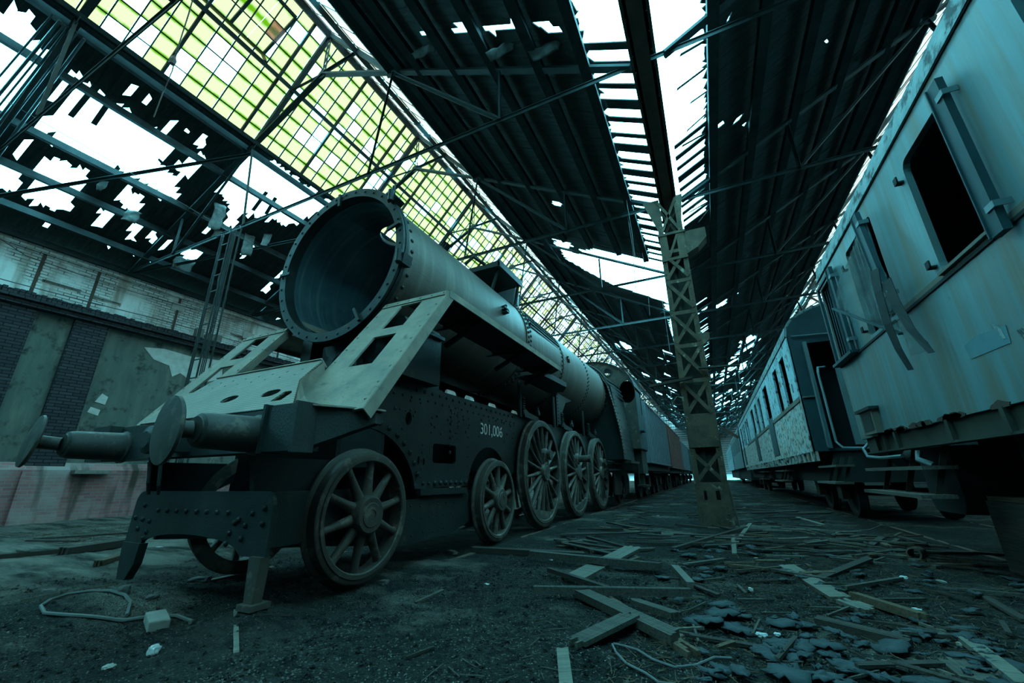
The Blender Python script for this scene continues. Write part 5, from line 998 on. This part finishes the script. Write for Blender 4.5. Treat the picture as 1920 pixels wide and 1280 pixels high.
for k, (x, y, z0, z1) in enumerate(((-1.05, 9.4, 7.3, 5.2), (-.95, 8.7, 7.1, 5.6), (-.98, 11.4, 7.2, 5.2), (-.75, 13.6, 7.0, 4.6), (-.6, 17.6, 6.9, 4.9), (-.7, 21, 6.9, 4.6))):
    hang('hanging_wire', [(x, y, zl(RR, x) + .13), (x, y, z0), (x + .03, y, (z0 + z1) / 2), (x - .02 + .05 * (k % 2), y, z1)], .009, 'wire_steel', 'thin loose wire hanging beside the roof valley, %s along the row' % ORD[k], 'wire', 'wires hanging along the valley')
hang('sagging_wire', [(-15.2, 1.8, 7.0)] + [(-15.2, 1.8 + k * 1.2, 6.55 - .15 * math.sin(k * .6)) for k in range(1, 10)], .01, 'wire_steel', 'thin wire sagging along the top of the whitewashed brick wall', 'wire')
hang('sagging_wire', [(-15.15, -1, 5.75)] + [(-15.15, k * 1.5, 5.72 - .05 * math.sin(k)) for k in range(1, 9)], .012, 'wire_steel', 'thin wire running low along the whitewashed brick above the cornice', 'wire')
hang('telephone_wire', [(-12.0, -1, 8.5), (-12.1, 3, 8.28), (-12.3, 6.2, 8.1), (-12.5, 9.5, 8.2)], .008, 'wire_steel', 'straight thin wire strung under the broken left roof', 'wire')
# ragged scraps of roofing felt hanging from the torn left roof
for k, (x, y, w, h) in enumerate(((-12.1, 5.55, .30, .9), (-12.7, 5.9, .2, .45), (-12.5, 6.75, .30, .8), (-12.2, 7.1, .2, .5), (-13.4, 4.15, .3, .4), (-13.0, 3.3, .12, .35), (-14.15, 5.9, .5, .45), (-13.9, 6.9, .15, .7))):
    z = zl(LR, x) + .05; s_ = sheet('felt_scrap', [(x - .05, y - w / 2, z), (x + .05, y + w / 2, z), (x + .0, y + w * .4, z - h * .9), (x - .05, y - w * .55, z - h)], 10, 10, 'board_torn', .05, None, None)
    tag(s_, 'ragged pale scrap of roofing felt hanging from the broken left roof, %s from the left' % ORD[(5, 1, 0, 2, 7, 6, 3, 4).index(k) if False else k], 'felt scrap', 'roofing felt scraps under the left roof')
for k, (x, y) in enumerate(((-4.0, 4.55), (-2.3, 4.6), (-1.5, 4.62))):
    z = zl(RR, x) + .04; s_ = sheet('splinter_strip', [(x - .3, y, z), (x + .3, y + .03, z), (x + .2, y + .12, z - .12), (x - .25, y + .1, z - .14)], 14, 5, 'board_torn', .035, None, None)
    tag(s_, 'torn felt fringe under the row of holes in the dark roof, %s from the lantern' % ORD[k], 'felt scrap', 'felt fringes under the dark roof')
for k in range(9):
    y = 9.2 + .35 * k if k < 4 else 5.5 + .5 * (k - 4); mb = MB(); x = .88; z = zl(R2, x) + .1; mb.beam((x, y, z), (x - .30 - .1 * (k % 3), y - .18, z - .30 - .12 * (k % 2)), .05, .012)
    tag(mb.build('dangling_lath', 'plank_dark'), 'splintered roof lath dangling at the right edge of the valley opening, %s from the camera' % ORD[(k + 5) if k < 4 else (k - 4)], 'lath', 'dangling laths at the valley')
for k in range(4):
    mb = MB(); y = (2.2, 2.5, 6.2, 6.5)[k]; x = -11.15; mb.beam((x, y, zl(LR, x) + .12), (x - .9 + .1 * k, y + .05 * k, zl(LR, x - .9 + .1 * k) + .12), .10, .02); tag(mb.build('loose_roof_board', 'board_dark'), 'single roof board left across the broken left roof, %s from the left' % ORD[k], 'board', 'loose boards in the left roof')
# ------------------------------------------------------------------ litter on the ground
_C = Vector((0, 0, .88))
def gp(px, py, z=0.0):
    d = _R * (px - 960) - _U * (py - 640) + _f * 762.0; t = (z - .88) / d.z; p = _C + d * t; return Vector((p.x, p.y, 0))
def plank(a, b, w, t, m, lab, group=None, za=None, zb=None, name='broken_plank', rag=.5, seed=1):
    """weathered board from a to b with uneven, splintered ends"""
    a = Vector(a); b = Vector(b); rr = random.Random(seed); d = (b - a); d.z = 0; L = d.length; d.normalize(); sd = Vector((-d.y, d.x, 0)); n = max(3, int(w / .02)); mb = MB()
    za = gz(a.x, a.y) + t / 2 + .004 if za is None else za; zb = gz(b.x, b.y) + t / 2 + .004 if zb is None else zb
    c = (a + b) / 2; zc = (za + zb) / 2; o_ = bpy.data.objects.new(name, None)
    v = []; st = w / n
    for i in range(n):
        e0 = rr.uniform(0, rag * w) if rag else 0; e1 = rr.uniform(0, rag * w) if rag else 0
        mb.add([Vector((-L / 2 + e0, -w / 2 + st * i, -t / 2)), Vector((L / 2 - e1, -w / 2 + st * i, -t / 2)), Vector((L / 2 - e1, -w / 2 + st * (i + 1), -t / 2)), Vector((-L / 2 + e0, -w / 2 + st * (i + 1), -t / 2)), Vector((-L / 2 + e0, -w / 2 + st * i, t / 2 + rr.uniform(-.002, .002))), Vector((L / 2 - e1, -w / 2 + st * i, t / 2)), Vector((L / 2 - e1, -w / 2 + st * (i + 1), t / 2 + rr.uniform(-.002, .002))), Vector((-L / 2 + e0, -w / 2 + st * (i + 1), t / 2))], [(0, 3, 2, 1), (4, 5, 6, 7), (0, 1, 5, 4), (2, 3, 7, 6), (0, 4, 7, 3), (1, 2, 6, 5)])
    o = mb.build(name, m); o.location = (c.x, c.y, zc); o.rotation_euler = (rr.uniform(-.06, .06), -math.atan2(zb - za, L), math.atan2(d.y, d.x))
    return tag(o, lab, 'plank', group)
def PP(p0, p1, w, t, m, lab, **k): return plank(gp(*p0), gp(*p1), w, t, m, lab, **k)
PP((993, 1050), (1243, 1075), .075, .06, 'plank_grey', 'squared grey batten lying across the broad rough board in the foreground pile', za=.07, zb=.06, rag=.2, seed=2)
PP((1065, 1090), (1190, 1028), .19, .03, 'plank_light', 'broad rough pale board under the squared batten of the foreground pile', seed=3)
PP((1000, 1120), (1297, 1124), .06, .05, 'plank_grey', 'straight grey batten with a clean cut right end crossing the foreground pile', za=.055, zb=.05, rag=.2, seed=4)
PP((1028, 1078), (1160, 1118), .05, .035, 'plank_dark', 'thin dark lath sloping down to the clean cut batten', za=.05, zb=.03, seed=5)
PP((1185, 1128), (1275, 1160), .08, .04, 'plank_grey', 'short grey board poking out right of the clean cut batten', seed=6)
PP((1082, 1118), (1275, 1212), .10, .05, 'plank_grey', 'thick splintered plank running down right through the foreground pile', za=.04, zb=.035, seed=7)
PP((1135, 1125), (1312, 1238), .10, .035, 'plank_brown', 'long brown plank with a shattered yellow lower end', seed=8, rag=2.2)
PP((1073, 1218), (1192, 1172), .12, .025, 'plank_grey', 'wide short board with a slanting end lying at the front of the pile', za=.025, zb=.06, seed=9, rag=.7)
PP((1055, 1230), (1063, 1300), .06, .03, 'plank_light', 'pale weathered board end at the bottom edge of the picture', seed=10)
PP((1265, 1066), (1297, 1100), .07, .05, 'plank_light', 'stubby pale log with a rounded end right of the foreground pile', seed=11)
PP((1475, 1062), (1578, 1122), .14, .025, 'plank_light', 'smooth pale grey board in the middle right foreground', seed=12, rag=.15)
PP((1578, 1124), (1638, 1142), .14, .025, 'plank_light', 'short pale board piece broken off the smooth board', seed=13)
PP((1598, 1118), (1748, 1168), .06, .05, 'plank_brown', 'rotten brown beam beside the smooth pale board', seed=14, rag=1.2)
PP((1520, 1162), (1712, 1208), .08, .05, 'plank_dark', 'dark tarry plank across the right foreground', seed=15)
PP((1812, 1203), (1935, 1300), .07, .03, 'plank_light', 'pale lath running to the lower right corner', seed=16)
PP((1785, 1238), (1855, 1295), .13, .025, 'plank_grey', 'two strake grey board left of the lower right lath', seed=17)
PP((1640, 1243), (1740, 1272), .05, .025, 'plank_light', 'splintered pale slat among the fibres at the bottom right', seed=18, rag=2)
PP((1700, 1236), (1795, 1278), .05, .02, 'plank_light', 'thinner splintered slat right of the first one at the bottom', seed=19, rag=2)
PP((1262, 1031), (1400, 992), .06, .04, 'plank_dark', 'long dark slat leaning up towards the foot of the lattice column', seed=20)
PP((1407, 985), (1375, 1026), .06, .025, 'plank_light', 'narrow pale slat lying just right of the column foot', seed=21)
PP((882, 1032), (1098, 1044), .09, .06, 'plank_dark', 'low dark timber lying from the second bogie wheel towards the pile', seed=22)
PP((1100, 1008), (1185, 1030), .06, .03, 'plank_dark', 'dark slat above the rough board of the pile', seed=23)
PP((1105, 1036), (1230, 1030), .07, .03, 'plank_grey', 'grey slat behind the squared batten', seed=24)
PP((1170, 1016), (1320, 1017), .05, .025, 'plank_grey', 'long thin slat between the pile and the column foot', seed=25)
PP((1375, 1006), (1378, 1042), .05, .02, 'plank_light', 'small pale block upright slat right of the thin slat', seed=26)
PP((-30, 1048), (120, 1034), .05, .05, 'plank_dark', 'dark thin beam at the left edge near the track', seed=27)
PP((112, 1042), (250, 1018), .16, .09, 'plank_dark', 'heavy dark broken sleeper left of the guard plate', seed=28)
PP((60, 1012), (245, 1001), .05, .03, 'plank_grey', 'long grey rod like lath on the pale dirt by the wall', seed=29)
PP((180, 1058), (245, 1042), .10, .06, 'plank_brown', 'rotten lump of sleeper just behind the left rail guard', seed=30)
PP((102, 1124), (212, 1126), .012, .012, 'plank_brown', 'thin brown stick above the loop of hose', seed=31, rag=0)
PP((40, 1136), (112, 1140), .04, .03, 'plank_grey', 'small wooden peg left of the loop of hose', seed=32)
PP((437, 1172), (443, 1226), .026, .012, 'plank_light', 'single pale sliver of wood pointing at the camera in the left foreground', seed=33)
PP((478, 1181), (545, 1166), .015, .012, 'plank_dark', 'thin dark stick right of the pale sliver', seed=34)
PP((778, 1125), (832, 1104), .03, .012, 'plank_grey', 'small flat splint on bare dirt below the bogie wheel', seed=35)
PP((760, 1232), (815, 1210), .012, .012, 'plank_dark', 'dark twig on the bare foreground dirt', seed=36)
PP((1845, 1118), (1925, 1165), .05, .02, 'plank_dark', 'dark slat near the right edge', seed=37)
PP((1495, 970), (1545, 985), .08, .03, 'plank_light', 'pale block of wood on the heap of slats right of the column', seed=38)
# slats scattered over the middle distance
rr = random.Random(21); proto = []
for k in range(6):
    m = ('plank_grey', 'plank_dark', 'plank_light', 'plank_dark', 'plank_grey', 'plank_brown')[k]; L = (.6, .9, .45, 1.2, .8, .35)[k]
    o = plank((0, 0, 0), (L, 0, 0), (.05, .07, .04, .06, .035, .05)[k], .022, m, 'x', za=0, zb=0, name='wood_scrap', seed=50 + k, rag=1.0); proto.append(o)
zone = [(-1.9, 2.6, 4.6, 9.0, 'weathered slat scattered between the pile and the lattice column', 'slats near the column', 74), (-2.4, 2.2, 9.2, 24, 'weathered slat scattered on the ground beyond the lattice column', 'slats beyond the column', 120), (.45, 2.3, 5.8, 8.4, 'weathered slat in the heap right of the column foot', 'slats heaped by the coach', 54), (-.5, 1.6, 2.6, 4.6, 'small slat fragment among the roofing felt in the right foreground', 'slat fragments in the right foreground', 46), (-11, -5.6, 2.5, 12, 'slat scattered on the dirt between the locomotive and the brick wall', 'slats by the brick wall', 26)]
first = True
for (x0, x1, y0, y1, lab, grp, n) in zone:
    for k in range(n):
        p = proto[rr.randrange(6)]; o = p.copy(); COL.objects.link(o); x = rr.uniform(x0, x1); y = rr.uniform(y0, y1)
        if x < -1.2 and 5.3 < y < 13 and x < -2.2: x = -1.9
        s_ = rr.uniform(.5, 1.15) * (.45 if 'fragment' in lab else 1); o.scale = (s_, s_, s_ ** .5); o.location = (x, y, gz(x, y) + .014 + rr.uniform(0, .02)); o.rotation_euler = (rr.uniform(-.12, .12), rr.uniform(-.03, .03), rr.gauss(.15, .7)); o['label'] = lab; o['category'] = 'wood scrap'; o['group'] = grp
for p in proto: bpy.data.objects.remove(p)
# flakes of roofing felt over the right foreground
def flake(r, seed, m):
    q = random.Random(seed); n = 16; mb = MB(); out = [(r * q.uniform(.65, 1.2) * math.cos(6.283 * k / n), r * .75 * q.uniform(.65, 1.2) * math.sin(6.283 * k / n)) for k in range(n)]
    vs = [(0, 0, .012)] + [(a * .6, b * .6, .010 + q.uniform(-.004, .008)) for a, b in out] + [(a, b, q.uniform(-.004, .02)) for a, b in out]
    fs = [(0, 1 + k, 1 + (k + 1) % n) for k in range(n)] + [(1 + k, 1 + n + k, 1 + n + (k + 1) % n, 1 + (k + 1) % n) for k in range(n)]
    mb.add(vs, fs); o = mb.build('felt_flake', m, smooth=True); so = o.modifiers.new('thickness', 'SOLIDIFY'); so.thickness = .006; return o
fl_ = [flake(.085, 1, 'tar_paper'), flake(.06, 2, 'tar_paper'), flake(.045, 3, 'tar_paper'), flake(.115, 4, 'tar_paper'), flake(.03, 5, 'tar_paper')]
for (x0, x1, y0, y1, lab, grp, n) in ((-.2, 1.3, 2.1, 3.7, 'torn dark flake of roofing felt in the right foreground', 'felt flakes in the foreground', 150), (-.6, 2.2, 3.6, 6.5, 'torn dark flake of roofing felt farther back towards the coach', 'felt flakes towards the coach', 90)):
    for k in range(n):
        o = fl_[rr.randrange(5)].copy(); COL.objects.link(o); x = rr.uniform(x0, x1); y = rr.uniform(y0, y1); s_ = rr.uniform(.5, 1.1); o.scale = (s_, s_, s_); o.location = (x, y, gz(x, y) + .012 + rr.uniform(0, .014)); o.rotation_euler = (rr.uniform(-.15, .15), rr.uniform(-.15, .15), rr.uniform(0, 6.28)); o['label'] = lab; o['category'] = 'felt flake'; o['group'] = grp
for p in fl_: bpy.data.objects.remove(p)
def stone(p, s, m, lab, cat='stone', seed=1, name='stone', group=None, up=0):
    q = Vector((seed * 3.1, seed * 1.7, 0)); bm = bmesh.new(); bmesh.ops.create_icosphere(bm, subdivisions=3, radius=1)
    for v in bm.verts:
        c = v.co.copy(); f = max(abs(c.x), abs(c.y), abs(c.z)); c = c.lerp(c / f * .8, .6); c *= 1 + .28 * noise.noise(c * 1.6 + q) + .08 * noise.noise(c * 5 + q); v.co = Vector((c.x * s[0], c.y * s[1], c.z * s[2]))
    me = bpy.data.meshes.new(name); bm.to_mesh(me); bm.free(); me.materials.append(M[m]); o = bpy.data.objects.new(name, me); COL.objects.link(o); o.location = (p.x, p.y, gz(p.x, p.y) + s[2] * .6 + up); o.rotation_euler = (0, 0, seed); tag(o, lab, cat, group); return o
mb = MB(); q = gp(292, 1172); d = Vector((.93, -.36, 0)).normalized(); s_ = Vector((-d.y, d.x, 0)); z = gz(q.x, q.y)
mb.frame((q.x, q.y, z + .03), d * .15, s_ * .055, Vector((0, 0, .030))); o = mb.build('concrete_block', 'stone_pale', bevel=.008); tag(o, 'pale broken concrete block resting on the grey hose in the left foreground', 'block')
stone(gp(287, 1222), (.032, .026, .030), 'paper_white', 'small bright white stone in the left foreground', seed=2)
stone(gp(224, 1138), (.05, .04, .04), 'stone_dark', 'pointed dark stone behind the hose loop', seed=3); stone(gp(88, 1126), (.055, .04, .04), 'stone_dark', 'dark angular stone left of the thin brown stick', seed=4); stone(gp(280, 1138), (.05, .035, .02), 'stone_dark', 'flat dark stone above the concrete block', seed=5)
stone(gp(718, 1094), (.05, .04, .03), 'stone_dark', 'lump of clinker below the front right wheel', seed=6); stone(gp(375, 1088), (.10, .06, .03), 'stone_dark', 'dark clod between the rail guards', seed=7); stone(gp(205, 1245), (.03, .03, .015), 'stone_pale', 'small dull stone left of the white stone', seed=8)
stone(gp(848, 1035), (.12, .05, .03), 'plank_grey', 'crumbling lump below the bogie side frame', seed=9, cat='rubble', name='rubble_lump'); stone(gp(1270, 1195), (.045, .03, .022), 'rust_steel', 'reddish brick chip beside the long brown plank', cat='brick chip', name='brick_chip', seed=12)
stone(gp(1425, 1192), (.045, .03, .012), 'paper_white', 'pale curled scrap of paper among the felt flakes', cat='paper', name='paper_scrap', seed=13); stone(gp(1458, 1190), (.02, .02, .008), 'paper_white', 'tiny white paper scrap right of the larger one', cat='paper', name='paper_scrap', seed=14)
stone(gp(1408, 1105), (.022, .014, .02), 'paper_white', 'small white folded scrap near the smooth board', cat='paper', name='paper_scrap', seed=15); stone(gp(1331, 1045), (.04, .02, .01), 'paper_white', 'white scrap left behind the stubby log', cat='paper', name='paper_scrap', seed=16); stone(gp(1695, 1084), (.05, .03, .01), 'paper_white', 'bluish white scrap before the coach steps', cat='paper', name='paper_scrap', seed=17)
for k in range(40):
    x = rr.uniform(-9, 2.2); y = rr.uniform(3.0, 11)
    if -5 < x < -2.3: x += 4
    stone(Vector((x, y, 0)), (rr.uniform(.015, .05), rr.uniform(.015, .04), rr.uniform(.004, .012)), 'paper_white' if k % 3 == 0 else 'stone_pale', 'pale scrap or pebble lying far from the camera on the dark ground', 'litter', seed=20 + k, name='litter_scrap', group='pale litter on the ground')
pts = [gp(*p) + Vector((0, 0, .012)) for p in ((236, 1162), (240, 1150), (228, 1143), (200, 1139), (160, 1137), (120, 1140), (88, 1147), (70, 1158), (78, 1167), (110, 1171), (170, 1171), (230, 1168), (280, 1162), (330, 1160), (352, 1163), (358, 1170), (354, 1177))]
pts = [Vector((p.x, p.y, gz(p.x, p.y) + .016)) for p in pts]
hang('rubber_hose', pts, .011, 'rubber_grey', 'grey rubber hose lying in a flat loop on the left foreground dirt', 'hose')
for k, (ps, lab) in enumerate(((((1148, 1208), (1155, 1225), (1175, 1243), (1210, 1258), (1235, 1275), (1290, 1282)), 'black cable curling around the front of the foreground pile'), (((1150, 1206), (1170, 1208), (1195, 1220), (1225, 1236), (1265, 1246), (1305, 1242), (1340, 1234), (1372, 1234)), 'second black cable running right past the shattered plank'), (((1430, 972), (1470, 985), (1520, 990), (1580, 996), (1630, 992), (1655, 985)), 'thin cable looping over the slats by the coach'))):
    q = [gp(*p) for p in ps]; hang('loose_cable', [Vector((p.x, p.y, gz(p.x, p.y) + .012)) for p in q], .006, 'cable_black', lab, 'cable')
q = gp(1716, 1048); mb = MB(); mb.lathe((q.x, q.y, gz(q.x, q.y) + .075), (-.5, -.85, .05), [(0, .05), (0, .065), (-.22, .065), (-.22, .05)], 24, closed=True); tag(mb.build('clay_pipe', 'rust_steel'), 'short open pipe end lying before the nearest coach', 'pipe')
# gravel, fibres and moss nobody could count
def litter(name, n, zone, size, m, lab, cat, seed, thin=False):
    q = random.Random(seed); mb = MB()
    for _ in range(n):
        x = q.uniform(zone[0], zone[1]); t = q.random(); y = zone[2] + (zone[3] - zone[2]) * t ** 1.6
        if abs(x + .09) < .4 and abs(y - 8.97) < .35: continue
        if -3.0 < x < -2.7 and y > 2.2: continue
        s_ = q.uniform(*size); a = q.uniform(0, 6.28); z = gz(x, y) + s_ * .2; c_, n_ = math.cos(a), math.sin(a)
        if thin: L = s_ * q.uniform(4, 12); mb.frame((x, y, z + .006), Vector((c_, n_, q.uniform(-.15, .15))) * L, Vector((-n_, c_, 0)) * s_ * .35, Vector((0, 0, s_ * .25)))
        else:
            P = [Vector((x + s_ * c_, y + s_ * n_, z)), Vector((x - s_ * n_ * .8, y + s_ * c_ * .8, z)), Vector((x - s_ * c_ * .7, y - s_ * n_ * .7, z)), Vector((x + s_ * n_, y - s_ * c_, z)), Vector((x, y, z + s_ * q.uniform(.4, .9))), Vector((x, y, z - s_ * .5))]
            mb.add(P, [(0, 1, 4), (1, 2, 4), (2, 3, 4), (3, 0, 4), (1, 0, 5), (2, 1, 5), (3, 2, 5), (0, 3, 5)])
    tag(mb.build(name, m), lab, cat, kind='stuff')
litter('gravel', 9000, (-2.4, 1.3, 1.2, 5.0), (.003, .009), 'stone_dark', 'dark fine gravel and clinker over the foreground dirt', 'gravel', 31)
litter('gravel', 2600, (-1.8, 1.2, 1.2, 4.6), (.002, .006), 'stone_pale', 'pale fine grit sprinkled over the foreground dirt', 'grit', 32)
litter('wood_splinters', 2200, (-.6, 2.2, 2.2, 7.5), (.003, .006), 'plank_brown', 'brown wood splinters and fibres strewn over the right foreground', 'splinters', 33, True)
litter('wood_splinters', 1500, (-2.2, 2.4, 3.0, 16), (.003, .008), 'plank_dark', 'dark thin splinters and straw strewn around the lattice column', 'splinters', 34, True)
litter('gravel', 3500, (-4.8, -1.8, 1.0, 3.2), (.003, .008), 'stone_dark', 'dark crumbs of dirt around the guard plate and front wheel', 'gravel', 35)
litter('dirt_clods', 2600, (-2.4, 1.2, 1.3, 5.5), (.006, .022), 'ground', 'crumbly dark clods of dirt on the open ground before the wheels', 'dirt', 36)
litter('dirt_clods', 1600, (-6.0, -2.0, 1.0, 4.0), (.006, .020), 'ground', 'crumbly dirt clods around the hose and rail guards', 'dirt', 37)
litter('bark_chips', 700, (-1.4, 2.0, 2.0, 6.5), (.003, .008), 'plank_grey', 'grey wood chips strewn among the felt flakes', 'wood chips', 38, True)
litter('dry_grass', 900, (-12.5, -9.0, 3.5, 10), (.008, .02), 'plank_light', 'dry pale stalks along the foot of the brick wall', 'dry grass', 39, True)
